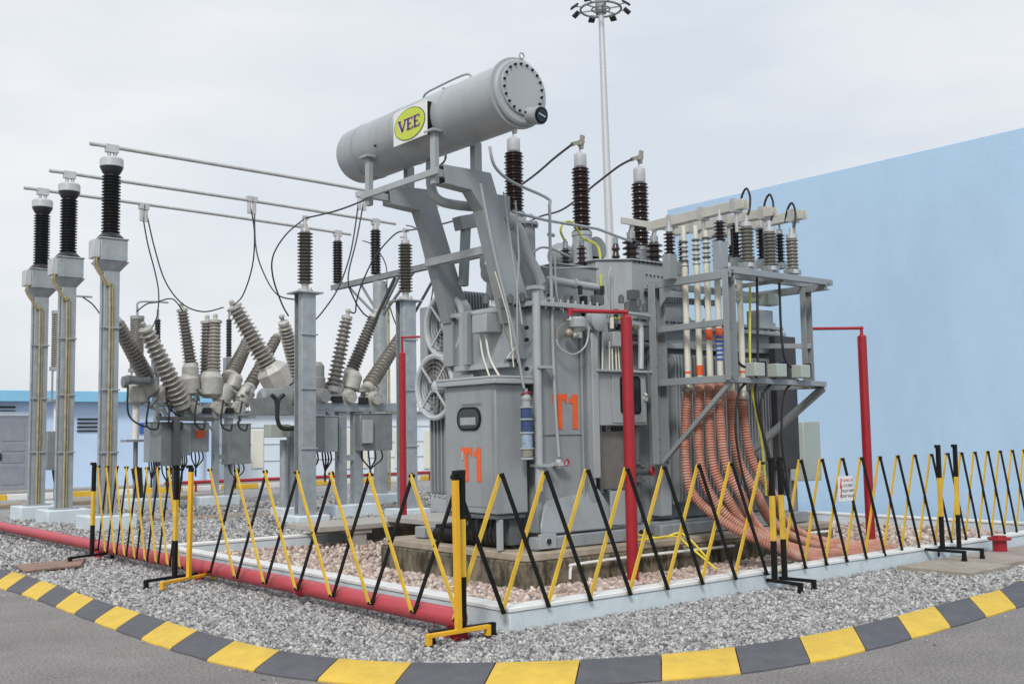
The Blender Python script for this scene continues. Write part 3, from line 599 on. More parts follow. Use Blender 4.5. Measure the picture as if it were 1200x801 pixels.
# relief valve cluster at (680,375)
a=Y(696,376,8.72);m=M();m.cyl((a.x-.08,8.72,a.z+.09),(a.x-.08,8.72,a.z-.10),.04);m.lathe((a.x,8.60,a.z),(a.x,8.9,a.z),[(.05,0),(.12,.03),(.12,.12),(.05,.2)],20);m.box((a.x-.14,8.78,a.z-.13),(a.x+.12,8.82,a.z+.16));P_('pressure_relief_valve',m,GL)
a=Y(677,380,8.66);m=M();m.cyl((a.x,8.66,a.z-.03),(a.x,8.66,a.z+.06),.10,n=20,mi=0);m.cyl((a.x,8.66,a.z+.06),(a.x,8.66,a.z+.08),.085,n=20,mi=1);m.lathe((a.x,8.66,a.z-.03),(a.x,8.66,a.z-1),[(.09,0),(.05,.06),(.05,.12)],16);m.ball((a.x-.14,8.66,a.z-.10),.05,mi=2);m.ball((a.x-.06,8.64,a.z-.13),.045,mi=2);m.cyl((a.x-.2,8.66,a.z-.1),(a.x-.02,8.66,a.z-.1),.02,mi=2);build('gas_relay',m,[GL,CAP,BRONZ],T)
m=M();m.tube([Y(690,386,8.64),Y(686,405,8.64),Y(672,415,8.64),Y(657,408,8.64),Y(652,398,8.64)],.010,n=6,smooth=7);P_('sensing_tube',m,CAP)
m=M();a=Y(694,390,8.74);b=Y(697,560,8.74);m.box((a.x-.05,8.70,b.z),(a.x+.05,8.775,a.z));P_('channel_post',m,GL,bevel=.01)
# marshalling cabinet (right) on a lower mesh guard
a=Y(708,436,8.75);b=Y(758,498,8.75);mb=P_('marshalling_cabinet',M().box((a.x-.14,8.74,b.z),(b.x,9.02,a.z)),GL,bevel=.012)
m=M();m.box((a.x-.17,8.68,a.z),(b.x+.05,9.03,a.z+.03));build('lid',m,GL,mb,bevel=.008)
m=M();m.box((a.x+.10,8.728,b.z+.03),(b.x-.03,8.7395,a.z-.03));dr=build('door',m,GL,mb,bevel=.005)
wa_=Y(726,440,8.73);wb_=Y(751,485,8.73)
m=M();m.prism(rr_panel(8.72,wa_.x,wb_.x,wb_.z,wa_.z,.05,0,'y'),(0,.0075,0),0);m.prism(rr_panel(8.7165,wa_.x+.025,wb_.x-.025,wb_.z+.025,wa_.z-.025,.04,0,'y'),(0,.003,0),1);build('window',m,[BLK,GLASS],dr)
m=M();a2=Y(756,467,8.72);m.cyl((a2.x,8.70,a2.z),(a2.x,8.73,a2.z),.03);m.cyl((a2.x,8.69,a2.z+.03),(a2.x,8.72,a2.z+.06),.018);build('door_handle',m,CAP,dr)
m=M();a=Y(704,505,8.85);b=Y(730,572,8.85);m.box((a.x,8.85,b.z),(b.x+.03,9.0,a.z));m.box((a.x-.06,8.82,b.z-.04),(a.x-.001,9.0,a.z+.1));P_('cable_guard',m,[mat('brown grey sheet',(.20,.19,.175),.5,.3,.12,8,.1,80)],bevel=.006)
m=M()
for i in range(7): a=Y(713+3.2*i,500,8.86);m.tube([a,a+V3((-.03,.02,-.10))],.012,n=6)
P_('cable_gland',m,RUB)
# boxes & conduits above cabinet
a=Y(716,396,8.8);m=M();m.box((a.x-.02,8.74,a.z-.1),(a.x+.17,8.88,a.z+.07));jb=P_('junction_box',m,GL,bevel=.01)
m=M()
for i,px in enumerate((714,717,721,724)): m.tube([Y(px,400,8.8),Y(px+(i-1)*.6+1,436,8.8)],.010,n=6)
m.tube([Y(706,388,8.8),Y(706,436,8.8)],.012,n=6);m.cyl(Y(717,372,8.8),Y(717,385,8.8),.025);build('conduit',m,CREC,jb);m=M();m.tube([Y(717,322,8.8),Y(717,385,8.8)],.018,n=8);build('conduit',m,GL,jb)
m=M();m.tube([Y(738,379,8.78),Y(747,380,8.78),Y(751,388,8.78),Y(751,432,8.78)],.035,n=12,smooth=6);P_('elbow_pipe',m,CAP)
m=M();a=Y(752,552,8.8);m.cyl((a.x-.12,8.85,a.z),(a.x+.18,8.85,a.z),.05,mi=0);m.lathe((a.x-.02,8.85,a.z-.12),(a.x-.02,8.85,9),[(.09,0),(.09,.025),(.04,.03),(.04,.2),(.09,.205),(.09,.23)],14,mi=0);m.ring((a.x+.16,8.78,a.z),(.3,-1,0),.05,.012,n=18,m=6,mi=1);m.bar((a.x+.11,8.78,a.z),(a.x+.21,8.79,a.z),.01,.02,mi=1);m.bar((a.x+.16,8.78,a.z-.05),(a.x+.16,8.79,a.z+.05),.01,.02,mi=1);m.cyl((a.x-.02,8.85,.6),(a.x-.02,8.85,a.z-.1),.04,mi=0);m.cyl((a.x-.02,8.85,a.z+.1),(a.x-.02,8.85,1.8),.04,mi=0);build('oil_valve',m,[GD,RED],T)
# radiators (right), fins as plates
def radiator(x0,x1,y0,y1,z0,z1,along='x',step=.09,mt=GD):
    m=M();k=0;a,b=(x0,x1) if along=='x' else (y0,y1);n=int((b-a)/step)
    for i in range(n):
        c=a+(i+.5)*(b-a)/n
        if along=='x': m.prism([V3((c-.012,p.x,p.y)) for p in rrect(y0,z0,y1,z1,.06,0,3)],(.024,0,0))
        else: m.prism([V3((p.x,c-.012,p.y)) for p in rrect(x0,z0,x1,z1,.06,0,3)],(0,.024,0))
    if along=='x':
        for z_ in(z0+.1,z1-.1): m.cyl((x0,(y0+y1)/2,z_),(x1,(y0+y1)/2,z_),.05,n=12)
    else:
        for z_ in(z0+.1,z1-.1): m.cyl(((x0+x1)/2,y0,z_),((x0+x1)/2,y1,z_),.05,n=12)
    return P_('radiator',m,mt)
radiator(9.72,10.75,8.80,9.04,.75,2.55,'x',.055,G);radiator(10.85,11.95,8.80,9.04,.75,2.55,'x',.055,G)
m=M();m.box((9.5,8.86,.62),(9.68,9.04,2.7));m.box((10.76,8.9,.62),(10.84,9.04,2.7));m.box((9.5,8.9,2.62),(12.0,9.04,2.72));P_('side_stiffener',m,GL,bevel=.008)
radiator(7.75,8.25,10.5,11.0,3.02,3.38,'x',.045,G)
m=M();a=Y(545,372,10.9);m.cyl((7.7,10.88,3.05),(8.3,10.88,3.05),.06,n=14);P_('radiator_header',m,GL)
radiator(7.62,8.3,10.35,10.95,.9,3.1,'y',.07,G)
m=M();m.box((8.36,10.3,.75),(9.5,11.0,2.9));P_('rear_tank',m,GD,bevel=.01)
# cooling fans
for px,py,r in((521,381,34),(510,453,33)):
    xf=7.52;c=X(px,py,xf);R=.375
    # face towards -x
    m=M();m.ring(c,(1,0,0),R,.035,n=40,m=8);m.lathe(c,c+V3((1,0,0)),[(R+.01,0),(R-.005,.16)],36,0,False);fan=P_('cooling_fan',m,FANM)
    m=M();m.lathe(c+V3((-.03,0,0)),c+V3((1,0,0)),[(.03,0),(.07,.02),(.08,.06),(.08,.14)],20)
    for k in range(4):
        g=math.radians(45+90*k);d=V3((0,math.cos(g),math.sin(g)));m.bar(c+d*.07+V3((-.02,0,0)),c+d*R+V3((-.02,0,0)),.02,.02)
    build('motor',m,FANM,fan)
    m=M()
    for k in range(7):
        g=2*math.pi*k/7;d=V3((0,math.cos(g),math.sin(g)));e_=V3((0,-math.sin(g),math.cos(g)));b0=c+V3((.08,0,0))
        m.prism([b0+d*.07-e_*.03,b0+d*(R-.05)-e_*.15,b0+d*(R-.03)+e_*.07+V3((.05,0,0)),b0+d*.07+e_*.05+V3((.05,0,0))],(.004,0,0))
    build('blades',m,BLADE,fan)
    m=M()
    for rr_ in np.linspace(.14,R-.03,5): m.ring(c+V3((-.025,0,0)),(1,0,0),rr_,.0022,n=36,m=4)
    build('guard',m,CAP,fan)
m=M();m.box((7.58,10.28,.75),(7.64,10.36,3.2));m.box((7.58,10.9,2.5),(7.62,11.06,3.2));m.box((7.6,10.3,.7),(8.2,10.9,.85));P_('fan_bracket',m,GL,bevel=.005)
m=M();m.box((7.3,9.72,2.40),(7.37,9.8,3.0));m.box((7.40,9.75,.6),(7.5,10.0,2.3));P_('side_frame',m,G,bevel=.006)

m=M()
for yy_ in(cy0+.95,cy0+1.9,cy1-.35): m.ring((CXc,yy_,CZc),(0,1,0),CR,.006,n=48,m=6)
build('weld_seam',m,GL,con)
m=M();m.box((CXc-CR-.012,cy1-.9,CZc-.12),(CXc-CR+.01,cy1-.88,CZc-.10));build('plug',m,BLK,con)
# horizontal seam, conduits and pipes on the front of the tank
m=M();m.box((7.52,8.765,1.60),(8.20,8.779,1.615));m.box((8.70,9.03,1.95),(9.25,9.049,1.97));P_('weld_seam',m,G)
def fine(px,r,mt,nm='conduit',Yp=8.7): 
    m=M();m.tube([Y(a,b,Yp) for a,b in px],r,n=6,smooth=6);return P_(nm,m,mt)
for pp,r_,mt_ in((((575,322),(583,350),(588,376),(596,398),(600,415)),.008,BRONZ),(((580,318),(590,352),(597,380),(602,430)),.007,CREC),(((600,392),(605,404),(598,414),(594,420)),.008,CAP),
   (((604,235),(608,300),(606,350),(607,425)),.010,GL),(((655,344),(659,352),(660,366)),.008,BRONZ),(((700,368),(703,380),(706,388)),.012,CAP),(((664,378),(655,384),(652,400)),.007,BRONZ),
   (((720,366),(745,368),(764,371)),.022,GL),(((650,300),(652,340),(655,356)),.010,GALV),(((716,312),(712,330),(714,352)),.012,GALV)): fine(pp,r_,mt_)
m=M()
for px,py in((570,352),(598,352),(612,350),(622,362),(665,352),(672,357),(728,352),(735,360),(748,356),(756,362),(640,338)):
    a=Y(px,py,8.85);m.cyl(a-V3((0,0,.03)),a+V3((0,0,.05)),.035,n=10)
    m.cyl(a+V3((0,0,.05)),a+V3((0,0,.07)),.02,n=6)
for px,py in((592,356),(618,356),(700,352),(742,346)):
    a=Y(px,py,8.9);m.box(a-V3((.06,.05,.05)),a+V3((.06,.05,.06)))
P_('small_fittings',m,GD)
for px,py in((604,358),(616,384),(616,398),(616,432)):
    a=Y(px,py,8.76);m=M();m.cyl(a,a+V3((0,-.03,0)),.022,n=8);P_('bolt_head',m,BLK)
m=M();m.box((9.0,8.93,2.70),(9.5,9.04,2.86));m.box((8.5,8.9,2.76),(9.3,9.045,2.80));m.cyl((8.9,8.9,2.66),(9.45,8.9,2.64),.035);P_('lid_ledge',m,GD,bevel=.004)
m=M()
for k in range(22): a=Y(770+3*k,350+.2*k,9.05);m.box((a.x,8.96,a.z-.05),(a.x+.03,9.04,a.z+.02))
build('bolt',m,GD,T)
for k in range(4):
    a=Y(890+8*k,372,9.3);m=M();m.cyl((a.x,9.3,2.1),(a.x,9.3,3.2-.05*k),.03,n=8);P_('rear_pipe',m,GALVD)
m=M();a=Y(900,395,8.9);m.box((a.x-.12,8.7,1.1),(a.x+.32,8.8,a.z));P_('dark_panel',m,mat('dark brown sheet',(.06,.055,.055),.5,0,.2,4),bevel=.005)

# ================================================= CABLE RACK
RK=thing('cable_rack',(10.1,8.1,1.2),'grey steel cable rack with arresters bolted to the right of transformer','rack')
def R_(name,m,mt=G,bevel=.004): return build(name,m,mt,RK,bevel)
def chan(p,q,w,h,name='beam',mt=G,up=(0,0,1)):
    # channel section: web + two flanges
    m=M();p=V3(p);q=V3(q);d=(q-p).normalized();u=V3(up)
    if abs(d.dot(u))>.95:u=V3((1,0,0))
    r=d.cross(u).normalized();u=r.cross(d)
    m.bar(p+r*(w/2-.004),q+r*(w/2-.004),.008,h,up=u);m.bar(p+u*(h/2-.004),q+u*(h/2-.004),w-.017,.008,up=u);m.bar(p-u*(h/2-.004),q-u*(h/2-.004),w-.017,.008,up=u)
    return R_(name,m,mt)
x0=9.30;yN=7.58;yA=8.66;x1=11.10
chan((x0,yA,1.24),(x0,yA,3.34),.12,.17,'post')
chan((x0,yN,2.16),(x0,yN,3.36),.09,.13,'post')
chan((x1-.05,7.83,2.12),(x1-.05,7.83,3.33),.09,.13,'post')
chan((x0,yA+.1,3.33),(x0,yN-.06,3.33),.07,.09)
chan((x0,yA,2.80),(x0,yN,2.80),.06,.07);chan((x0,yA,2.18),(x0,yN,2.18),.08,.08)
chan((x0-.05,yN,3.37),(x1+.1,yN,3.37),.08,.07);chan((x0+.1,yN+.28,3.37),(x1+.05,yN+.28,3.37),.06,.06);chan((x0+.1,yA,3.33),(x1,yA,3.33),.06,.08)
chan((x1,yA,3.32),(x1,yN-.05,3.32),.08,.09);chan((10.3,yA,3.34),(10.3,yN,3.34),.05,.05)
chan((x0,yN+.12,2.17),(x1,yN+.12,2.15),.16,.06);chan((x0+.2,yA,2.62),(x1,7.83,2.62),.05,.06)
chan((x1,yA+.2,2.15),(x1,yN+.05,2.13),.07,.07)
m=M();m.bar((x0+.01,yA-.02,1.26),(x0+.01,yN+.03,2.14),.05,.05);R_('brace',m);
m=M();m.bar((x1,yN+.1,2.10),(x1,yA+.25,1.25),.07,.08);m.bar((x1-.5,yA+.25,1.2),(x1,yA+.25,1.2),.06,.06);R_('brace',m)
m=M();m.prism([(x0-.04,yA-.08,3.28),(x0-.04,yA-.3,3.28),(x0-.04,yA-.08,3.05)],(.008,0,0));R_('gusset_plate',m)
m=M()
for z_ in(1.38,1.52,2.35,2.5,2.95,3.1): m.cyl((x0-.062,yA-.03,z_),(x0-.075,yA-.03,z_),.016,n=6)
build('bolt',m,BLK,RK)
# left side single stub posts with insulators (px 785 and 843)
def rack_ins(px,Yp,pzb,pb,pt,rc,rs,n,mt,pw=.13,base=True):
    a=Y(px,pb,Yp);t_=Y(px,pt,Yp);z_=Y(px,pzb,Yp).z
    if base:
        m=M();m.box((a.x-pw/2,Yp-.05,z_),(a.x+pw/2,Yp-.04,a.z));m.box((a.x+pw/2-.008,Yp-.039,z_),(a.x+pw/2,Yp+.06,a.z));m.box((a.x-pw/2,Yp-.039,z_),(a.x-pw/2+.008,Yp+.06,a.z));R_('pedestal',m)
    m=M();m.sheds((a.x,Yp,a.z),(a.x,Yp,t_.z),rc,rs,n,20);o=R_('arrester',m,mt,0)
    m=M();m.cyl((a.x,Yp,a.z-.05),(a.x,Yp,a.z),rc*1.3);m.cyl((a.x,Yp,t_.z),(a.x,Yp,t_.z+.05),rc*1.2);m.cyl((a.x,Yp,t_.z+.05),(a.x,Yp,t_.z+.13),rc*.45);build('cap',m,CAP,o);return V3((a.x,Yp,t_.z+.13))
rack_ins(785,8.35,327,298,272,.035,.07,6,POR)
rack_ins(844,7.72,318,283,259,.035,.07,6,POR)
tops=[rack_ins(876,7.62,317,308,266,.055,.085,10,PORG,.2),rack_ins(903,7.62,319,312,272,.055,.085,10,PORG,.2),rack_ins(929,7.62,321,316,280,.055,.075,9,PORG,.2)]
for px,pb,pt in((863,302,262),(893,304,268),(915,308,274)): rack_ins(px,7.95,315,pb,pt,.03,.06,9,PORB,.1)
for px,pb,pt in((800,306,282),(858,300,268),(878,300,262)): rack_ins(px,8.5,322,pb,pt,.03,.055,8,PORB,.1)
for px in(878,904,932):
    a=Y(px,441,7.62);m=M();m.box((a.x-.02,7.52,2.21),(a.x+.16,7.66,2.36));R_('fuse_box',m,CABG,.008)
    m=M();m.box((a.x+.165,7.55,2.21),(a.x+.22,7.62,2.38));R_('bracket',m,BLK,.003)
a=Y(897,373,7.9);m=M();m.box((a.x-.1,7.9,a.z-.12),(a.x+.15,8.1,a.z+.1));R_('relay_box',m,GL,.01);m=M();m.box((a.x+.0,7.85,a.z+.16),(a.x+.2,8.0,a.z+.30));m.cyl((a.x-.4,8,a.z+.2),(a.x,8,a.z+.22),.03);R_('relay_box',m,CABG,.01)
# jumper leads on the rack
for t_,c_,y2 in zip(tops,(876,903,929),(221,228,238)):
    m=M();m.tube([t_-V3((0,0,.02)),Y(c_+2,y2+26,7.62),Y(c_+3,y2+10,7.64),Y(c_-1,y2,7.68),Y(c_-6,y2+7,7.74),Y(c_-9,y2+22,7.8)],.014,n=6,smooth=8);R_('jumper_cable',m,RUB,0)
for px0,py0,pp in((887,322,((888,420),(886,470),(903,540),(905,560))),(913,325,((916,395),(922,425),(934,432))),(858,330,((860,400),(866,425),(880,432))),(878,445,((866,460),(862,500),(868,545),(880,590))),(908,445,((893,465),(893,500),(905,560),(909,600))),(935,445,((920,460),(916,510),(922,560),(926,600)))):
    m=M();m.tube([Y(px0,py0,7.68)]+[Y(*p,7.66) for p in pp],.016,n=6,smooth=8);R_('control_cable',m,RUB,0)
# flat busbars running from the LV bushings towards the rack front
BB=thing('busbar_set',(10.2,8.2,4.0),'beige flat busbars above the cable rack running to the transformer lid','busbar')
for (xa,ya),(xb,yb_),yfar in(((765,264),(871,238),9.45),((790,270),(905,247),9.4),((822,276),(940,250),9.3)):
    # same x plane for both ends
    xk=None
    best=None
    for k in range(60):
        xk=9.0+k*.05;p=X(xb,yb_,xk);q=X(xa,ya,xk)
        if best is None or abs(p.y-7.55)<abs(best[1].y-7.55):best=(xk,p,q)
    xk,p,q=best;zm=(p.z+q.z)/2
    for dx in(0,.09):
        m=M();m.bar((xk+dx,p.y,p.z),(xk+dx,q.y+.1,q.z),.018,.11);b_=build('busbar',m,BUSM,BB,bevel=.003)
    m=M()
    for f_ in(.1,.45,.8): c_=p.lerp(q,f_);m.box((xk-.03,c_.y-.03,c_.z-.075),(xk+.12,c_.y+.03,c_.z+.075));m.cyl((xk+.045,c_.y,c_.z-.3),(xk+.045,c_.y,c_.z-.075),.02,n=8)
    build('spacer_clamp',m,ALU,BB)
m=M();a=Y(725,262,9.5);b=Y(800,268,9.5);m.bar(V3((a.x,9.45,(a.z+b.z)/2)),V3((b.x,9.45,(a.z+b.z)/2)),.03,.08)
for l_ in lv[:2]: m.cyl(l_,(l_.x,9.47,(a.z+b.z)/2),.03)
build('busbar',m,BUSM,BB,bevel=.003)

# ================================================= LV POWER CABLES with corrugated conduits
cabs=[(806,8.35,'',0),(820,8.18,'',0),(832,8.03,'',0),(844,7.88,'',0),(857,8.0,'',0),(870,8.0,'',0)]
labs=['cream power cable with orange corrugated conduit, leftmost of the six on the rack','cream power cable with orange tape band, second from left on the rack','power cable with orange upper sleeve and conduit, third from left on the rack','power cable with blue striped tag above its orange conduit','orange conduit and cable directly behind the front rack post','orange conduit hanging under the shelf beside the yellow green wire, rightmost']
for i,(px,Yp,_,_2) in enumerate(cabs):
    xx=Y(px,430,Yp).x;zj=2.12 if i<4 else 2.02;zt_=[4.0,3.98,3.9,3.3,3.3,3.3][i]
    t=thing('power_cable',(xx,Yp,0),labs[i],'power cable','corrugated conduits below the cable rack')
    m=M();m.cyl((xx,Yp,zj-.05),(xx,Yp,3.55),.036,n=14)
    if i<4:
        for k in range(6): m.lathe((xx,Yp,3.52+.055*k),(xx,Yp,9),[(.034,0),(.052,.012),(.05,.018),(.034,.03)],14,mi=1+k%2)
        m.cyl((xx,Yp,3.55),(xx,Yp,zt_),.028)
    build('cable',m,[CREC,CAP,GD],t)
    m=M()
    if i==1:m.cyl((xx,Yp,2.25),(xx,Yp,2.36),.040,mi=0)
    if i in(2,3):m.cyl((xx,Yp,2.64),(xx,Yp,2.76),.042,mi=0)
    if i in(0,4,5):m.cyl((xx,Yp,2.28),(xx,Yp,2.30),.040,mi=0)
    if i==3:
        for k in range(6): m.cyl((xx,Yp,2.40+.05*k),(xx,Yp,2.425+.05*k),.045,mi=1)
    build('tape_band',m,[ORL,BLUEL],t)
    # conduit path
    k=i;yl=7.42+.15*k;xr=12.1
    bx_=xx-.14+ (0.02*i)
    run=[(xx,Yp,zj),(xx-.06+.01*i,Yp,1.75),(bx_+.02*i,Yp-.05,1.25),(bx_+.05+.06*i,Yp-.12,.88),(bx_+.27+.11*i,(Yp+yl)/2,.54),(bx_+.64+.17*i,yl+.05,.28),(bx_+1.15+.22*i,yl,.13),(bx_+1.8+.24*i,yl,.10),(xr+.2+.12*i,yl+.02*k,.085)]
    P0=spline([V3(p) for p in run],10);P1=[P0[0]]
    # resample for corrugation
    L_=[0]
    for a,b in zip(P0,P0[1:]):L_.append(L_[-1]+(b-a).length)
    stp=.015;nn=int(L_[-1]/stp);pts=[];j=0
    for q in range(nn):
        s=q*stp
        while L_[j+1]<s:j+=1
        pts.append(P0[j].lerp(P0[j+1],(s-L_[j])/(L_[j+1]-L_[j])))
    rad=[.051+(.0065 if (q//1)%2==0 else -.0065) for q in range(nn)]
    # even/odd pairs -> ridges 25 mm apart
    m=M();m.tube(pts,.075,n=12,radii=rad);build('corrugated_conduit',m,ORA,t)
    m=M();m.lathe((xx,Yp,zj-.05),(xx,Yp,9),[(.070,0),(.072,.03),(.05,.09),(.038,.10)],16);build('collar',m,BRONZ if i in(0,5) else ORA,t)
m=M();m.tube([Y(879,335,7.9),Y(879,420,7.75),Y(882,460,7.7),Y(893,520,7.7),Y(898,580,7.75)],.014,n=6,smooth=7);tag(build('earth_wire',m,YG),'yellow green earth wire hanging down through the right of the cable rack','wire')
m=M();m.tube([Y(740,620,8.4),Y(745,632,8.35),Y(790,628,8.3),Y(808,640,8.2),V3((9.2,7.8,.12))],.012,n=6,smooth=7);m.tube([Y(742,625,8.4),Y(775,630,8.35),Y(800,625,8.25),Y(830,655,8.0)],.012,n=6,smooth=7);tag(build('yellow_wire',m,YW),'loose yellow wires looping over the plinth edge behind the red standpipe','wire')
m=M();m.tube([Y(668,678,8.36),Y(669,664,8.36),Y(674,661,8.36),Y(740,652,8.36),Y(860,639,8.36)],.016,n=8,smooth=3);tag(build('water_pipe',m,WPIPE),'thin white pipe fixed along the near face of the plinth','pipe')
m=M();m.tube([Y(905,630,8.30),Y(950,624,8.30),Y(972,622,8.30)],.016,n=8);m.tube([Y(955,624,8.30),Y(956,640,8.30)],.016,n=8);tag(build('water_pipe',m,WPIPE),'short white pipe stub at the right end of the plinth by the conduits','pipe')

# ================================================= BLUE WALL, right cabinet
m=M();m.box((16.5,-30,-.1),(17.1,15.0,6.20));pass;
tag(build('boundary_wall',m,[BWALL,LBLUE],bevel=.01),'tall plain sky blue wall rising to the right','wall')
c=X(897,494,14.5);d=X(941,494,14.5);zt=(c.z+d.z)/2
t=thing('kiosk_cabinet',(14.7,10.8,0),'pale green grey cabinet with a small window in front of the blue wall','cabinet')
m=M();m.box((14.5,min(c.y,d.y),.80),(14.95,max(c.y,d.y),zt));b_=build('body',m,CABG,t,bevel=.015)
m=M();w0=X(921,513,14.49);w1=X(930,532,14.49);m.box((14.487,w1.y,w1.z),(14.497,w0.y,w0.z));build('window',m,GLASS,t)
m=M();w0=X(920,534,14.49);m.box((14.489,w0.y-.12,w0.z-.05),(14.498,w0.y+.02,w0.z+.03));build('nameplate',m,WHT,t)
m=M();m.cyl((14.7,10.8,0),(14.7,10.8,.8),.06);m.cyl((14.7,11.05,0),(14.7,11.05,.8),.03);build('post',m,GALVD,t)

# ================================================= RED FIRE STANDPIPES
def standpipe(g,ph,arm,label,h1=None):
    gx,gy=g[0],g[1];t=thing('fire_standpipe',(gx,gy,0),label,'standpipe','red fire standpipes round the transformer')
    m=M();m.cyl((gx,gy,0),(gx,gy,ph),.062,n=20);build('column',m,RED,t)
    e=V3(arm);m=M();hz=e.z;m.tube([(gx,gy,ph),(gx,gy,hz-.03),(gx,gy,hz),V3((gx,gy,hz)).lerp(e,.04),e],.022,n=10);m.ball((gx,gy,hz),.03);m.lathe((gx,gy,ph),(gx,gy,9),[(.062,0),(.03,.03)],16);build('arm_pipe',m,RED,t)
    m=M();m.cyl(e+V3((0,0,.03)),e+V3((0,0,-.05)),.03,mi=0);m.cyl(e+V3((0,0,-.05)),e+V3((0,0,-.09)),.012,mi=1);m.cyl(e+V3((0,0,-.09)),e+V3((0,0,-.10)),.04,mi=1);build('spray_nozzle',m,[RED,CAP],t);return t
g=Z(742,687,0);zt=VZ(735,372,g);e_=V3((7.45,8.12,VZ(735,358,g)))
standpipe(g,zt,X(668,364,8.24) if False else Y(668,364,8.35),'red standpipe standing on the pebbles in front of the marshalling cabinet')
g=Z(473,617,.0);standpipe(g,VZ(469,414,g),Y(506,394,16.0),'red standpipe left of the transformer beside its fans')
g=Z(1021,641,.0);standpipe(g,VZ(1012,394,g),Y(946,385,8.9),'red standpipe in front of the blue wall, right of the transformer')
# red pipe on stubs along the barrier
t=thing('fire_main_pipe',(5.1,14,0),'long red fire main running low along the gravel beside the bund','pipe')
m=M();m.cyl((5.14,6.98,.17),(5.12,33,.17),.078,n=24);m.lathe((5.14,6.98,.17),(5.12,33,.17),[(.001,-.03),(.05,-.025),(.078,0)],24,0,False)
for y_ in(9.5,15.45,21.5): m.cyl((5.1,y_-.02,.17),(5.1,y_+.02,.17),.084,n=24)
build('pipe',m,REDD,t)
for y_ in(11.9,15.3,22.): m=M();m.cyl((5.1,y_,-.02),(5.1,y_,.12),.05,n=14);m.cyl((5.1,y_,.0),(5.1,y_,.02),.11,n=16);build('support_stub',m,RED,t)
m=M();m.cyl((5.14,7.02,0),(5.14,7.02,.10),.085,n=20);m.cyl((5.14,7.02,.0),(5.14,7.02,.04),.10,n=20);build('end_foot',m,RED,t)
m=M();g=Y(1171,629,6.70);h_=g.z;m.cyl((g.x,g.y,0),(g.x,g.y,h_-.03),.085,n=18);m.cyl((g.x,g.y,h_-.03),(g.x,g.y,h_),.14,n=20);m.cyl((g.x,g.y,h_),(g.x,g.y,h_+.02),.08,n=20);tag(build('hydrant_stub',m,RED),'short red flanged hydrant stub on the gravel at right','hydrant')
m=M();m.cyl((13,33.0,.30),(40,33.0,.30),.055,n=12)
for q in range(8): m.cyl((14+3*q,33.0,0),(14+3*q,33.0,.3),.04,n=8)
tag(build('far_pipe',m,RED),'dark red pipe crossing in front of the pale building','pipe')

# ================================================= EXPANDING BARRIERS
def barrier(a,b,nodes,posts,label,fx=.0,zt=1.29,zb=.17,sign=None):
    a=V3((*a,0));b=V3((*b,0));d=(b-a);t=thing('expanding_barrier',(a+b)/2,label,'barrier','yellow and black expanding barriers')
    nrm=V3((-d.y,d.x,0)).normalized();pts=[a+d*(i/nodes) for i in range(nodes+1)]
    for i in range(nodes):
        j0=V3((random.uniform(-.006,.006),0,random.uniform(-.008,.008)))
        m=M();m.bar(pts[i]+V3((0,0,zt))-nrm*.012+j0,pts[i+1]+V3((0,0,zb))-nrm*.012,.012,.036);build('slat',m,BLK,t,label='black lattice slat')
        m=M();m.bar(pts[i+1]+V3((0,0,zt))+nrm*.012+j0,pts[i]+V3((0,0,zb))+nrm*.012,.012,.036);build('slat',m,YEL,t,label='yellow lattice slat')
    m=M()
    for p in pts:
        for z_ in(zt-.01,zb+.01): m.cyl(p+V3((0,0,z_))-nrm*.025,p+V3((0,0,z_))+nrm*.025,.014,n=8)
    for i in range(nodes): q=(pts[i]+pts[i+1])/2+V3((0,0,(zt+zb)/2));m.cyl(q-nrm*.022,q+nrm*.022,.009,n=6)
    build('rivets',m,BLK,t)
    for p,kind,fd in posts:
        p=V3((*p,0)[:3]) if len(p)==2 else V3(p);fd=V3((fd[0],fd[1],0));FL=fd.length/2;fd=fd.normalized();tilt=V3((random.uniform(-.012,.012),random.uniform(-.012,.012),0))
        m=M()
        if kind=='yellow': cols=[(.10,1.26,YELO),(1.26,1.31,BLK)]
        elif kind=='foot': cols=[]
        else: cols=[(.10,.50,BLK),(.50,.95,YEL),(.95,1.33,BLK)]
        mats=[BLK,YEL,YELO];ix={id(BLK):0,id(YEL):1,id(YELO):2}
        for z0_,z1_,mm in cols:
            m.bar(p+V3((0,0,z0_))+tilt*z0_,p+V3((0,0,z1_))+tilt*z1_,.045,.045,up=fd,mi=ix[id(mm)])
        m.bar(p+V3((0,0,1.30)),p+V3((0,0,1.335)),.055,.055,up=fd,mi=0)
        po=build('post',m,mats,t,bevel=.003)
        m=M();mi=2 if kind=='yellow' else 0;m.bar(p-fd*FL+V3((0,0,.105)),p+fd*FL+V3((0,0,.105)),.045,.03,mi=mi)
        for s_ in(-1,1): m.bar(p+fd*(.02-FL)*-s_+V3((0,0,.035)),p+fd*(.02-FL)*-s_+V3((0,0,.09)),.043,.04,up=fd,mi=mi);m.bar(p+fd*(.02-FL)*-s_,p+fd*(.02-FL)*-s_+V3((0,0,.035)),.05,.05,up=fd,mi=0)
        build('foot',m,mats,po,bevel=.003)
    return t
Fp=Z(532,742);
fr=(Fp.x,Fp.y)
barrier((5.06,6.86),(4.97,11.34),7,[((5.03,6.85),'yellow',(.61,.01)),((4.83,11.56),'yellow',(.78,.42))],'barrier stretched along the red pipe from the orange yellow corner post')
barrier((4.9,11.95),(4.92,14.82),8,[((4.76,11.78),'bk',(.77,.27)),((4.87,14.88),'bk',(.67,.26))],'more tightly folded barrier at far left beyond the first stretch')
_a=Y(588,548,6.93).x;_b=Y(893,537,6.90).x;_s=(_b-_a)/7
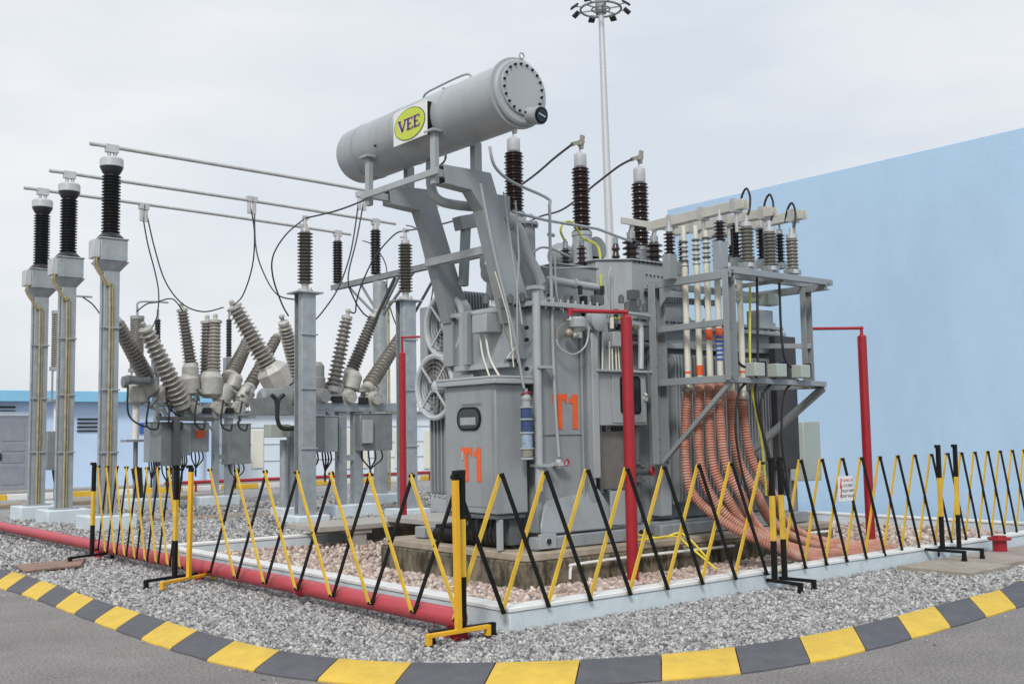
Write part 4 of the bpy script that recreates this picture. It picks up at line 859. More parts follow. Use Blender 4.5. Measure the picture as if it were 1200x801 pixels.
barrier((_a-_s,6.95),(_b,6.90),8,[((5.13,6.93),'bk',(.61,-.03)),((8.97,6.86),'bk',(-.06,-.69))],'barrier in front of the transformer ending at the post with crossed black feet')
t3=_a=Y(938,537,6.93).x;_b=Y(1070,531,7.0).x;_s=(_b-_a)/6
barrier((_a-_s,6.92),(_b+_s*2,7.0),9,[((9.19,6.90),'bk',(.06,-.69)),((11.98,6.74,.07),'bk',(.03,-.55))],'barrier in front of the blue wall carrying the white danger sign')
_a=Y(1126,528,7.03).x;_b=Y(1184,524,7.07).x;_s=(_b-_a)/4
barrier((_a-_s,7.02),(_b+_s*8,7.10),13,[((12.32,6.72,.07),'bk',(.10,-.55)),((_b+_s*8.2,7.15),'bk',(0,1))],'tightly folded barrier running off at the far right')
# danger sign on barrier
S0=Y(982,558,6.86);S1=Y(1000,586,6.86);t=thing('danger_sign',(S0.x,6.86,S1.z),'small white danger sign with a red bolt hanging on the barrier','sign')
m=M();m.box((S0.x,6.86,S1.z),(S1.x,6.866,S0.z));build('plate',m,WHT,t,bevel=.001)
w=S1.x-S0.x;h=S0.z-S1.z
def sp(a,b):return V3((S0.x+a*w,6.8585,S1.z+b*h))
m=M();m.prism([sp(.18,.92),sp(.08,.5),sp(.17,.55),sp(.12,.22),sp(.08,.26),sp(.16,.08),sp(.24,.28),sp(.19,.25),sp(.28,.68),sp(.18,.62),sp(.26,.92)],(0,.0013,0));build('lightning_bolt',m,REDL,t)
def text(body,pos,size,ux,mt,par,name='lettering'):
    cu=bpy.data.curves.new('tx','FONT');cu.body=body;cu.size=size;cu.extrude=.0006;cu.align_x='CENTER';ob=bpy.data.objects.new('tx',cu);COL.objects.link(ob)
    dg=bpy.context.evaluated_depsgraph_get();me=bpy.data.meshes.new_from_object(ob.evaluated_get(dg));bpy.data.objects.remove(ob)
    me.name=name;me.materials.clear();me.materials.append(mt)
    u=V3(ux).normalized();w_=V3((0,0,1));n=u.cross(w_);R4=Matrix((( u.x,w_.x,n.x,0),(u.y,w_.y,n.y,0),(u.z,w_.z,n.z,0),(0,0,0,1)))
    root=par
    while root.parent is not None: root=root.parent
    me.transform(Matrix.Translation(V3(pos)-ORG[root.name])@R4)
    o=bpy.data.objects.new(name,me);COL.objects.link(o);o.parent=par;return o
for k,(s_,c_) in enumerate((('DỪNG LẠI' if False else 'DUNG LAI',REDL),('CO DIEN',BLK),('NGUY HIEM',BLK),('CHET NGUOI',BLK))):
    text(s_,sp(.66,.78-.21*k),h*.15,(1,0,0),c_,t)

# ================================================= LEFT CURRENT TRANSFORMER COLUMNS + BUS TUBES
def ct(gx,gy,label,tall):
    t=thing('instrument_transformer',(gx,gy,0),label,'instrument transformer','three tall black insulators on steel columns at left')
    m=M();m.box((gx-.42,gy-.42,-.05),(gx+.42,gy+.42,.28));build('footing',m,LBLUE,t,bevel=.02)
    m=M();zc=4.75
    m.box((gx-.14,gy-.13,.28),(gx+.14,gy-.115,zc));m.box((gx-.14,gy+.115,.28),(gx+.14,gy+.13,zc));m.box((gx-.008,gy-.114,.28),(gx+.008,gy+.114,zc))
    m.box((gx-.14,gy-.114,.28),(gx-.128,gy-.06,zc));m.box((gx+.128,gy-.114,.28),(gx+.14,gy-.06,zc))
    m.box((gx-.24,gy-.22,.281),(gx+.24,gy+.22,.31))
    m.cyl((gx-.19,gy-.1,.3),(gx-.19,gy-.1,4.7),.025,n=8)
    for z_ in(1.4,2.55,3.7): m.box((gx-.21,gy-.17,z_),(gx+.16,gy-.131,z_+.03))
    build('column',m,GALV,t,bevel=.004)
    m=M();m.tube([(gx-.32,gy-.16,5.02),(gx-.34,gy-.17,4.85),(gx-.12,gy-.17,4.5),(gx-.05,gy-.16,4.2),(gx-.05,gy-.16,.3)],.024,n=6,smooth=6,mi=0);m.tube([(gx-.30,gy-.2,5.02),(gx-.31,gy-.2,4.85),(gx-.09,gy-.19,4.5),(gx+.0,gy-.16,4.15),(gx+.0,gy-.16,.3)],.012,n=6,smooth=6,mi=1);build('conduit',m,[mat('tan conduit',(.33,.29,.22),.6,0,.25,8),mat('ochre wire',(.36,.29,.09),.6,0,.3,8)],t)
    m=M();q=4.75
    m.prism([(gx-.14,gy-.13,q),(gx+.14,gy-.13,q),(gx+.14,gy+.13,q),(gx-.14,gy+.13,q)],(0,0,.02))
    n0=len(m.v);m.add([(gx-.14,gy-.13,q+.02),(gx+.14,gy-.13,q+.02),(gx+.14,gy+.13,q+.02),(gx-.14,gy+.13,q+.02),(gx-.28,gy-.24,q+.2),(gx+.28,gy-.24,q+.2),(gx+.28,gy+.24,q+.2),(gx-.28,gy+.24,q+.2)],[(0,1,5,4),(1,2,6,5),(2,3,7,6),(3,0,4,7),(4,5,6,7)]);build('bracket',m,GALV,t)
    m=M();m.box((gx-.25,gy-.22,4.96),(gx+.25,gy+.22,5.36));m.box((gx-.27,gy-.24,5.36),(gx+.27,gy+.24,5.39));bx=build('base_box',m,GALV,t,bevel=.01)
    m=M();m.box((gx-.37,gy-.2,5.0),(gx-.251,gy+.1,5.34));build('terminal_box',m,CAP,bx,bevel=.01)
    m=M();m.lathe((gx,gy,5.39),(gx,gy,9),[(.24,0),(.24,.03),(.15,.12)],20);m.sheds((gx,gy,5.51),(gx,gy,6.62),.125,.175,19,24);ins=build('insulator',m,PORB,t)
    m=M();m.lathe((gx,gy,6.62),(gx,gy,9),[(.13,0),(.16,.03),(.21,.13),(.21,.15)],20,mi=1);m.lathe((gx,gy,6.77),(gx,gy,9),[(.215,0),(.215,.14),(.19,.17),(.05,.19)],24,mi=0);m.cyl((gx-.05,gy,6.9),(gx-.05,gy,7.1),.035,mi=0);m.cyl((gx+.06,gy,6.9),(gx+.06,gy,7.1),.035,mi=0);m.box((gx-.12,gy-.05,7.05),(gx+.12,gy+.05,7.2),0);build('head',m,[CAP,PORB],t)
    return t
ys=[24.65,22.78,20.25];gx=6.88
c1=ct(gx,ys[0],'farthest and leftmost tall column with a black ribbed insulator on top',0)
dup(c1,V3((gx,ys[1],0)),'middle one of the three tall columns with black ribbed insulators')
dup(c1,V3((gx,ys[2],0)),'nearest of the three tall steel columns, its insulator standing highest')
GX=15.1
m_l=['long thin bus tube on the leftmost black insulator','long thin bus tube on the middle black insulator','long thin bus tube on the nearest black insulator, highest in view']
for y_,l_,xe in zip(ys,m_l,(14.7,14.9,15.2)):
    t=thing('bus_tube',((gx+xe)/2,y_,7.2),l_,'bus tube','overhead bus tubes')
    m=M();m.tube([(gx-.30,y_,7.16),(gx,y_,7.16),((gx+xe)/2,y_,7.13-.03),(xe,y_,7.0)],.038,n=12,smooth=6);build('tube',m,ALU,t)
# ================================================= SURGE ARRESTERS with H posts
def sa(gx,gy,label,zp,zt):
    t=thing('surge_arrester',(gx,gy,0),label,'arrester','olive ribbed arresters on steel posts')
    m=M();m.box((gx-.35,gy-.35,-.05),(gx+.35,gy+.35,.15));build('footing',m,LBLUE,t,bevel=.02)
    m=M();m.box((gx-.15,gy-.16,.15),(gx+.15,gy-.145,zp));m.box((gx-.15,gy+.145,.15),(gx+.15,gy+.16,zp));m.box((gx-.008,gy-.144,.15),(gx+.008,gy+.144,zp));m.box((gx-.15,gy-.144,.15),(gx-.142,gy+.0,zp));m.box((gx-.28,gy-.24,zp),(gx+.28,gy+.24,zp+.03))
    for z_ in(1.4,2.55,3.6): m.box((gx-.18,gy-.19,z_),(gx+.18,gy-.161,z_+.03))
    build('column',m,GALV,t,bevel=.004)
    m=M();m.cyl((gx,gy,zp+.03),(gx,gy,zp+.07),.16);m.cyl((gx,gy,zp+.07),(gx,gy,zp+.2),.07)
    for s_ in range(4):
        g=s_*math.pi/2+.7;m.cyl((gx+.12*math.cos(g),gy+.12*math.sin(g),zp+.07),(gx+.12*math.cos(g),gy+.12*math.sin(g),zp+.12),.02,n=6)
    build('base_fitting',m,ALU,t)
    m=M();m.sheds((gx,gy,zp+.2),(gx,gy,zt-.25),.10,.155,16,24);ins=build('insulator',m,PORO,t)
    m=M();m.cyl((gx,gy,zt-.25),(gx,gy,zt-.18),.09);m.cyl((gx,gy,zt-.18),(gx,gy,zt+.05),.035);m.bar((gx-.12,gy,zt-.12),(gx+.05,gy,zt-.12),.03,.04);m.box((gx-.05,gy-.03,zt+.0),(gx+.08,gy+.03,zt+.07));build('terminal',m,ALU,ins);return t
SAY=18.75;A1=V3((10.15,SAY,0));A2=V3((12.5,SAY,0));A3=V3((14.85,SAY,0))
s1=sa(A1.x,SAY,'olive ribbed arrester on the steel post left of the red standpipe',4.42,5.9)
dup(s1,A2,'olive ribbed arrester on the steel post directly behind the left red standpipe')
dup(s1,A3,'arrester on a steel post mostly hidden behind the transformer supports')
ZT=5.92
# ================================================= GANTRY behind
t=thing('gantry',(14.3,22.7,0),'steel gantry with a braced cross beam and black post insulators','gantry')
gpx=Y(438,580,22.7).x;gxx=14.3;gyy=22.6
m=M();m.box((gxx-.35,gyy-.35,-.05),(gxx+.35,gyy+.35,.25));build('footing',m,LBLUE,t,bevel=.02)
m=M();m.cyl((gxx,gyy,.25),(gxx,gyy,5.45),.17,n=20);build('pole',m,GALV,t)
m=M();m.tube([(gxx+.2,gyy-.08,.3),(gxx+.2,gyy-.08,5.3)],.03,n=6);build('conduit',m,mat('ochre conduit',(.42,.36,.18),.6,0,.2,8),t)
m=M();m.bar((gxx,gyy+2.3,5.62),(gxx,gyy-4.2,5.62),.14,.015);m.bar((gxx-.06,gyy+2.3,5.55),(gxx-.06,gyy-4.2,5.55),.012,.12);m.bar((gxx+.06,gyy+2.3,5.55),(gxx+.06,gyy-4.2,5.55),.012,.12);build('cross_beam',m,GALVD,t)
m=M();
for s_ in(-1,1):
    for q in(.9,1.5): m.bar((gxx,gyy+s_*q,5.5),(gxx,gyy+s_*.12,4.6-.2*q+.3),.05,.05)
build('brace',m,GALVD,t)
for y_ in ys:
    m=M();m.sheds((gxx,y_,5.66),(gxx,y_,6.78),.10,.14,16,18);o=build('post_insulator',m,PORB,t);m=M();m.cyl((gxx,y_,6.78),(gxx,y_,6.93),.08);m.box((gxx-.1,y_-.06,6.9),(gxx+.1,y_+.06,7.06));build('cap',m,ALU,o)

# ================================================= CIRCUIT BREAKERS
def inc(par,pb,pt,yb_,yt_,rc,rs,n,mt,cap=True,name='bushing'):
    b=Y(*pb,yb_);t_=Y(*pt,yt_);m=M();m.sheds(b,t_,rc,rs,n,22,taper=.8);o=build(name,m,mt,par);d=(t_-b).normalized()
    m=M();m.lathe(b-d*.16,t_,[(rc*1.1,0),(rc*1.5,.03),(rc*1.5,.12),(rc*1.05,.16)],20)
    if cap: m.lathe(t_,t_+d,[(rc*.8,0),(rc*1.15,.02),(rc*1.15,.08),(rc*.4,.12),(rc*.4,.18)],18);m.ball(t_+d*.2,.06)
    build('flange',m,BEI,o);return t_+d*.2
def breaker(gy,label,cols,beam,discs,boxes,foots,ds=.66):
    g0=Y(*foots[0][:2],gy);t=thing('circuit_breaker',(Y(cols[0][0],595,gy).x,gy,0),label,'circuit breaker','circuit breakers with splayed bushings')
    for x0_,x1_,yb_ in foots:
        a=Y(x0_,yb_,gy);b=Y(x1_,yb_,gy);m=M();m.box((a.x,gy-.35,-.05),(b.x,gy+.35,.25));build('footing',m,LBLUE,t,bevel=.02)
    zb=Y((beam[0]+beam[1])/2,beam[3],gy).z;zt_=Y((beam[0]+beam[1])/2,beam[2],gy).z
    for x0_,x1_ in cols:
        a=Y(x0_,560,gy);b=Y(x1_,560,gy);m=M();m.box((a.x,gy-.09,.25),(b.x,gy-.08,zb));m.box((a.x,gy-.079,.25),(a.x+.012,gy+.09,zb));m.box((b.x-.012,gy-.079,.25),(b.x,gy+.09,zb));build('column',m,GALV,t,bevel=.003)
    a=Y(beam[0],beam[3],gy);b=Y(beam[1],beam[3],gy)
    m=M();m.box((a.x,gy-.14,zb),(b.x,gy+.14,zb+.03));m.box((a.x,gy-.14,zb+.031),(b.x,gy-.125,zt_));m.box((a.x,gy+.125,zb+.031),(b.x,gy+.14,zt_));c0=Y(cols[0][0],560,gy).x;c1_=Y(cols[-1][1],560,gy).x
    m.bar((c0-.25,gy,zb-.02),(c0,gy,zb-.3),.05,.05);m.bar((c1_+.25,gy,zb-.02),(c1_,gy,zb-.3),.05,.05);m.bar((c0,gy-.05,1.2),(c1_,gy-.05,1.2),.04,.12)
    build('beam',m,GALV,t,bevel=.003)
    for k,(dx,dy) in enumerate(discs):
        c=Y(dx,dy,gy-.2);m=M();m.lathe(c,c+V3((0,1,0)),[(.10*ds,-.06),(.22*ds,-.05),(.24*ds,0),(.24*ds,.05),(.30*ds,.06),(.30*ds,.12),(.24*ds,.14),(.24*ds,.5)],28);p_=build('tank',m,BEI,t)
        m=M()
        for q in range(8):
            ang=q*math.pi/4;m.cyl(c+V3((.2*ds*math.cos(ang),-.055,.2*ds*math.sin(ang))),c+V3((.2*ds*math.cos(ang),-.075,.2*ds*math.sin(ang))),.018,n=6)
        build('cover_bolts',m,ALU,p_)
        if k<len(discs)-1:
            c2=Y(discs[k+1][0],discs[k+1][1]+1,gy-.16);cm=c.lerp(c2,.5);m=M();m.box((cm.x-.11,gy-.19,cm.z-.12),(cm.x+.11,gy-.145,cm.z+.02));build('nameplate',m,DARK,t)
    for x0_,x1_,y0_,y1_,mt,yy in boxes:
        a=Y(x0_,y0_,yy);b=Y(x1_,y1_,yy);m=M();m.box((a.x,yy,b.z),(b.x,yy+.4,a.z));m.box((a.x-.02,yy-.02,a.z),(b.x+.02,yy+.42,a.z+.02));o=build('mechanism_box',m,mt,t,bevel=.015)
        m=M();
        for q in range(4): xx=a.x+(b.x-a.x)*(.2+.2*q);m.tube([(xx,yy+.2,b.z),(xx+.02,yy+.2,b.z-.18),((a.x+b.x)/2,yy+.25,b.z-.4),((a.x+b.x)/2,yy+.25,b.z-.6)],.018,n=5,smooth=4)
        build('control_cable',m,RUB,o)
    return t
g1=25.4
B1=breaker(g1,'left circuit breaker with splayed beige bushings and three grey boxes under its beam',[(249,255),(264,271)],(210,297,481,490),[(229,478),(257,478),(281,478)],
  [(176,189,495,541,GL,g1-.5),(189,213,495,545,GALVD,g1-.5),(213,224,496,533,GL,g1-.3),(224,245,496,529,GALVD,g1-.3),(268,294,497,543,GALVD,g1-.3)],[(150,198,600),(228,274,598)])
m=M();a=Y(230,504,g1-.31);m.box((a.x,g1-.315,a.z-.18),(a.x+.22,g1-.302,a.z));build('warning_label',m,ORL,B1)
T_b1=[]
for pb,pt,yb_,yt_,rc,rs,n,mt in(((172,442),(137,378),g1-.2,g1-1.2,.11,.20,17,PORG),((212,470),(172,388),g1-.5,g1-1.0,.14,.24,15,PORT),((223,424),(214,366),g1+.3,g1+.3,.12,.19,15,PORG),
   ((243,437),(243,380),g1+.6,g1+.6,.15,.21,15,PORG),((250,440),(252,379),g1+.2,g1+.2,.15,.19,15,PORT),((271,440),(289,403),g1+.2,g1+1.0,.15,.20,12,PORG),((318,435),(276,362),g1-1.0,g1-1.0,.17,.27,16,PORT),((293,452),(324,396),g1+.4,g1+1.4,.11,.18,15,PORG)):
    T_b1.append(inc(B1,pb,pt,yb_,yt_,rc,rs,n,mt))
def lump(par,name,pts,mt,r=None,yy=g1):
    m=M()
    for px,py,rr_,kx in pts: c=Y(px,py,yy);m.lathe(c-V3((kx*rr_,0,rr_)),c+V3((kx*rr_,0,rr_)),[(rr_*.6,0),(rr_,rr_*.3),(rr_,rr_*1.7),(rr_*.6,rr_*2.2)],16)
    return build(name,m,mt,par)
lump(B1,'turret',[(223,437,.20,0),(168,450,.28,-.7),(162,462,.26,0),(190,463,.22,-.6),(222,452,.25,-.1),(247,452,.30,0),(262,462,.24,.5),(286,463,.24,.6),(275,447,.18,.4),(215,470,.22,-.3)],BEI)
m=M()
for i in range(14):
    px=random.uniform(178,212);py=random.uniform(462,490);c=Y(px,py,g1-.3);q_=V3((random.uniform(-.2,.2),random.uniform(-.1,.1),random.uniform(-.14,.14)));(m.bar if i%2 else m.cyl)(*((c-q_,c+q_,.06,.08) if i%2 else (c-q_,c+q_,.05)))
for i in range(10):
    px=random.uniform(225,300);py=random.uniform(455,470);c=Y(px,py,g1-.2);q_=V3((random.uniform(-.14,.14),random.uniform(-.1,.1),random.uniform(-.1,.1)));(m.bar if i%2 else m.cyl)(*((c-q_,c+q_,.04,.06) if i%2 else (c-q_,c+q_,.035)))
build('operating_linkage',m,GALVD,B1)
m=M();m.bar(Y(186,490,g1-.6),Y(250,491,g1-.6),.12,.10);m.bar(Y(206,489,g1-.6),Y(206,600,g1-.6),.16,.14);build('support_frame',m,mat('dark steel',(.10,.10,.10),.5,.3,.2,6),B1)
m=M();c=Y(150,445,g1-.4);m.cyl(c,c+V3((.5,0,.0)),.10);m.ball(c,.12);m.cyl(c+V3((-.12,0,-.05)),c+V3((-.02,0,-.05)),.14);build('link_joint',m,GALVD,B1)
for (a_,b_),(c_,d_2) in(((150,452),(172,492)),((200,470),(214,495)),((232,462),(240,496)),((262,468),(272,497)),((196,440),(215,480)),((284,470),(290,497)),((175,470),(186,495))):
    m=M();q1=Y(a_,b_,g1-.7);q2=Y(c_,d_2,g1-.6);m.tube([q1,q1.lerp(q2,.4)+V3((-.15,0,-.35)),q2+V3((-.05,0,-.15)),q2],.022,n=6,smooth=6);build('control_cable',m,RUB,B1)
# big turret carrying the right striped bushing
m=M();c=Y(322,440,g1-1.0);d_=(Y(312,425,g1-1)-Y(335,465,g1-1)).normalized();m.lathe(c-d_*.35,c+d_,[(.30,0),(.42,.05),(.42,.5),(.30,.62),(.22,.7)],8);m.lathe(c-d_*.95,c+d_,[(.30,0),(.34,.05),(.34,.45),(.42,.5),(.42,.6)],20,mi=1);build('turret',m,[BEI,GALVD],B1)
g2=19.6
B2=breaker(g2,'right circuit breaker between the two arrester posts with splayed bushings',[(395,404),(413,423)],(366,465,472,482),[(380,464),(411,465),(441,467)],
  [(366,380,488,529,GALVD,g2-.3),(380,396,488,529,GL,g2-.3),(422,460,485,527,GALVD,g2-.3)],[(384,434,606)],.56)
m=M();a=Y(424,492,g2-.35);b=Y(436,519,g2-.35);m.box((a.x,g2-.40,b.z),(b.x,g2-.325,a.z));build('meter_box',m,GL,B2,bevel=.01)
T_b2=[]
for pb,pt,yb_,yt_,rc,rs,n,mt in(((391,452),(406,375),g2,g2,.10,.17,15,PORT),((413,432),(437,374),g2+.5,g2+.5,.10,.155,17,PORG),((433,451),(470,394),g2,g2+.6,.09,.17,16,PORT),((350,440),(333,381),g2+1.,g2+.6,.10,.18,15,PORT)):
    T_b2.append(inc(B2,pb,pt,yb_,yt_,rc,rs,n,mt))
lump(B2,'turret',[(391,458,.20,.2),(412,447,.20,.3),(434,457,.18,.4),(371,435,.16,0),(371,450,.18,0)],BEI,yy=g2+.1)
m=M()
for k in range(4):
    px=random.uniform(372,450);c=Y(px,458+random.uniform(-3,3),g2);m.cyl(c-V3((.15,0,0)),c+V3((.15,0,.02)),.03)
m.tube([Y(372,448,g2),Y(392,453,g2),Y(420,457,g2),Y(440,456,g2)],.012,n=5,smooth=5);build('operating_linkage',m,ALU,B2)
# horizontal current transformer tank between the two breakers
t=thing('oil_tank_unit',(Y(330,480,20.5).x,20.5,0),'horizontal grey tank with a hanging black hose behind the left arrester post','tank')
a=Y(304,466,20.5);b=Y(350,466,20.5);m=M();m.lathe(a,b,[(.14,0),(.2,.06),(.2,(b-a).length-.3),(.26,(b-a).length-.28),(.26,(b-a).length)],22);build('tank',m,GALVD,t)
m=M();a=Y(303,466,20.3);b=Y(348,466,20.3);c_=Y(346,484,20.3);d_=Y(308,484,20.3);m.prism([a,d_,c_,b],(0,.5,0));m.box((d_.x-.3,20.3,d_.z-.03),(c_.x+.1,20.8,d_.z));build('tray',m,GALVD,t)
m=M();m.tube([Y(318,462,19.9),Y(324,470,19.9),Y(325,490,19.9),Y(330,501,19.9),Y(344,502,19.9)],.045,n=8,smooth=6);m.tube([Y(333,462,19.9),Y(326,470,19.9),Y(325,490,19.9)],.045,n=8,smooth=6);build('hose',m,RUB,t)
m=M();a=Y(317,497,20.2);b=Y(340,512,20.2);m.box((a.x,20.2,b.z),(b.x,20.5,a.z));build('terminal_box',m,CABG,t,bevel=.01)
m=M();a=Y(333,515,20.5);m.cyl((a.x,20.5,0),(a.x,20.5,a.z),.09,n=12);a=Y(342,515,20.5);m.box((a.x-.07,20.5,0),(a.x+.07,20.6,a.z+.3));build('column',m,GALV,t)
m=M();a=Y(340,600,20.5);m.box((a.x-.3,20.2,-.05),(a.x+.3,20.8,.2));build('footing',m,LBLUE,t,bevel=.02)

# ================================================= CABLE SEALING ENDS behind left columns
def sealing(px,pyb,gy,tube_top,ins,box,label):
    g=Y(px,pyb,gy);gx_=g.x;t=thing('cable_sealing_end',(gx_,gy,0),label,'sealing end','slim cable sealing ends on posts')
    zz_=lambda py:VZ(px,py,(gx_,gy))
    m=M();m.box((gx_-.25,gy-.25,-.05),(gx_+.25,gy+.25,.25));build('footing',m,LBLUE,t,bevel=.02)
    m=M();m.sheds((gx_,gy,zz_(ins[1])),(gx_,gy,zz_(ins[0])),.15,.175,24,20);i_=build('insulator',m,PORG,t)
    m=M();z_=zz_(ins[0]);m.cyl((gx_,gy,z_),(gx_,gy,z_+.08),.17);m.cyl((gx_,gy,z_+.08),(gx_,gy,z_+.28),.03);m.tube([(gx_,gy,z_+.25),(gx_+.02,gy,z_+.42),(gx_+.3,gy-.1,z_+.45),(gx_+.7,gy-.2,z_+.44)],.025,n=8,smooth=4);build('terminal',m,GALV,i_)
    m=M();z1=zz_(ins[1]);z2=zz_(tube_top);m.cyl((gx_,gy,z1-.08),(gx_,gy,z1),.20)
    for sx in(-.15,.15): m.box((gx_+sx-.02,gy-.1,z2+.2),(gx_+sx+.02,gy-.06,z1-.08))
    m.box((gx_-.22,gy-.2,z2+.15),(gx_+.22,gy+.2,z2+.2));m.cyl((gx_,gy,z2-.75),(gx_,gy,z2+.15),.08,mi=1);m.box((gx_-.3,gy-.2,z2-.82),(gx_+.3,gy+.2,z2-.76));build('frame',m,[GALV,WPIPE],t)
    m=M();m.cyl((gx_,gy,.2),(gx_+.0,gy,z2-.8),.055);m.cyl((gx_+.12,gy,.2),(gx_+.03,gy,zz_(box[1])),.09,.13,mi=1);build('cable',m,[GALVD,RUB],t)
    if box[2]: m=M();a=Y(px-9,box[0],gy-.3);b=Y(px+9,box[1],gy-.3);m.box((a.x,gy-.3,b.z),(b.x,gy-.05,a.z));build('terminal_box',m,GALVD,t,bevel=.01)
    return t
sealing(65,594,26.6,478,(368,430),(505,550,1),'slim grey sealing end and box between the two leftmost columns')
sealing(158,592,26.2,478,(374,432),(533,548,0),'slim grey sealing end with black sheath right of the nearest tall column')
m=M()
for px,y_ in((268,27.0),(184,26.8)):
    a=Y(px,450,y_);t=thing('slim_insulator',(a.x,y_,0),'slim black insulator rod rising '+('behind the middle of the left breaker' if px==268 else 'beside the leftmost beige bushing'),'insulator')
    z0_=VZ(px,418,a);z1_=VZ(px,374,a);m=M();m.sheds((a.x,y_,z0_),(a.x,y_,z1_),.06,.085,14,14);build('insulator',m,PORB,t)
    m=M();m.cyl((a.x,y_,2.2),(a.x,y_,z0_-.3),.06);m.box((a.x-.12,y_-.1,z0_-.45),(a.x+.12,y_+.1,z0_-.02));m.cyl((a.x,y_,z1_),(a.x,y_,z1_+.25),.03);m.cyl((a.x,y_,0),(a.x,y_,2.2),.08);build('post',m,GALV,t)

# ================================================= OVERHEAD CONDUCTORS
def wire(pts,label,r=.016,sm=10,mt=RUB,group='overhead conductors and droppers'):
    m=M();m.tube(pts,r,n=6,smooth=sm);return tag(build('conductor',m,mt,flat=False),label,'cable',group)
a1=V3((A1.x,SAY,ZT));a2=V3((A2.x,SAY,ZT));a3=V3((A3.x,SAY,ZT))
wire([a1,Y(400,245,17.0),Y(455,222,14.5),Y(520,190,12.3),HVT[0]+V3((-.6,.6,.1)),HVT[0]],'black conductor from the left arrester top passing behind the conservator')
wire([a2,Y(520,262,16.5),Y(570,244,14.2),Y(620,210,11.8),Y(650,185,10.5),HVT[1]],'black conductor from the middle arrester up to the middle tall bushing')
wire([a3,Y(625,257,14.5),Y(660,245,13),Y(700,214,11.2),Y(725,195,10.3),HVT[2]],'black conductor rising to the clamp of the rightmost tall bushing')
tb=T_b2[0]
wire([a1,Y(335,275,18.9),Y(320,300,19.1),Y(320,325,19.5),Y(330,355,20),Y(338,370,20.2)],'looping black cable from the left arrester top down to the striped bushing behind it')
wire([a2,Y(462,275,18.9),Y(440,300,19.1),Y(425,330,19.3),Y(418,352,19.5),Y(416,366,19.6),tb],'looping black cable from the middle arrester top down to the right breaker')
wire([Y(160,365,25.8),Y(172,356,25.5),Y(183,354,25.2),Y(197,350,24.9),Y(205,352,24.8),Y(214,364,25.2)],'thin curved lead joining the slim sealing end to the left breaker') 
c1_=Y(166,245,ys[0]);c2_=Y(171,246,ys[0])
wire([c1_,Y(173,285,24.7),Y(182,320,24.7),Y(186,345,24.6),Y(184,370,24.5),Y(178,384,24.4)],'left strand of the twin dropper sweeping down from the farthest bus tube')
wire([c2_,Y(181,290,24.7),Y(194,330,24.7),Y(214,356,24.5),Y(238,365,24.4),Y(262,360,24.4)],'right strand of the twin dropper sweeping down from the farthest bus tube')
c3=Y(292,236,ys[1]);c4=Y(298,237,ys[1])
wire([c3,Y(298,270,22.8),Y(296,310,23.3),Y(285,345,24),Y(273,358,24.3)],'left strand of the dropper from the middle bus tube to the large bushing')
wire([c4,Y(300,290,22.6),Y(310,322,21.8),Y(325,345,20.5),Y(346,351,19.5)],'right strand of the dropper from the middle bus tube toward the left arrester')
c5=Y(421,231,ys[2]);c6=Y(427,232,ys[2])
wire([c5,Y(414,280,20.2),Y(407,310,20),Y(395,340,19.9),Y(378,365,19.8),Y(366,378,19.8)],'left strand hanging from the nearest bus tube in front of the gantry')
wire([c6,Y(418,280,20.2),Y(408,325,20),Y(415,350,20),Y(425,366,20),Y(434,373,20.1)],'right strand hanging from the nearest bus tube down to the right breaker')
wire([Y(425,282,ys[0]),Y(438,288,24.3),Y(452,310,23.5),Y(454,345,22),Y(462,375,20.6),Y(471,390,20.2)],'curved lead from the end of the farthest bus tube to the leaning bushing')
wire([Y(476,264,ys[1]),Y(490,270,22.3),Y(505,300,21),Y(507,340,20),Y(500,372,19.5)],'curved lead from the end of the middle bus tube past the fans')
wire([Y(520,305,19.0),Y(498,345,18.9),Y(478,380,18.9)],'straight black cable descending behind the arrester post beside the fans',.03,4)
wire([Y(463,325,19.5),Y(449,355,19.6),Y(436,385,19.7)],'thick straight black cable under the gantry beam',.035,4)
wire([Y(97,348,25),Y(108,356,25.4),Y(116,366,25.6),Y(121,374,25.8)],'short curved lead beside the nearest tall column',.016,6)
m=M()
for c in(c1_,c2_,c3,c4,c5,c6): m.box(c-V3((.05,.05,.02)),c+V3((.05,.05,.1)));m.cyl(c-V3((0,0,.3)),c,.05,n=10)
t_=[('farthest',(c1_,c2_)),('middle',(c3,c4)),('nearest',(c5,c6))]
for nm,cc in t_:
    m=M()
    for c in cc:m.box(c-V3((.06,.06,.0)),c+V3((.06,.06,.12)));m.cyl(c-V3((0,0,.28)),c,.045,n=10)
    tag(build('dropper_clamp',m,ALU),'pair of pale clamps gripping the '+nm+' bus tube','clamp','clamps on the bus tubes')

# ================================================= BACKGROUND BUILDINGS
t=thing('blue_building',(6,44,0),'low blue building with bright blue fascia and grey double door at far left','building')
BYb=40;Lx=-8;Rx=17.6
zf1=3.44;zf0=3.05
m=M();m.box((Lx,BYb,-.08),(Rx,BYb+9,zf0));build('wall',m,BLDB,t)
m=M();m.box((Lx-.3,BYb-.45,zf0),(Rx+.25,BYb+9.3,zf1));build('roof',m,FASC,t,bevel=.02)
m=M();m.box((Lx,BYb-1.3,-.08),(Rx,BYb,.02));build('plinth_step',m,CONC,t)
dx1=10.86
m=M();m.box((dx1-2.0,BYb-.06,.02),(dx1,BYb-.002,2.57))
dd=build('door',m,DOORM,t,bevel=.01)
m=M()
for s0 in(dx1-1.94,dx1-.96):
    for z0_,z1_ in((.2,.85),(.95,1.25),(1.35,1.6),(1.7,2.4)): m.box((s0+.08,BYb-.075,z0_),(s0+.82,BYb-.061,z1_))
build('door_panel',m,mat('door panel grey',(.23,.25,.29),.6),dd,bevel=.01)
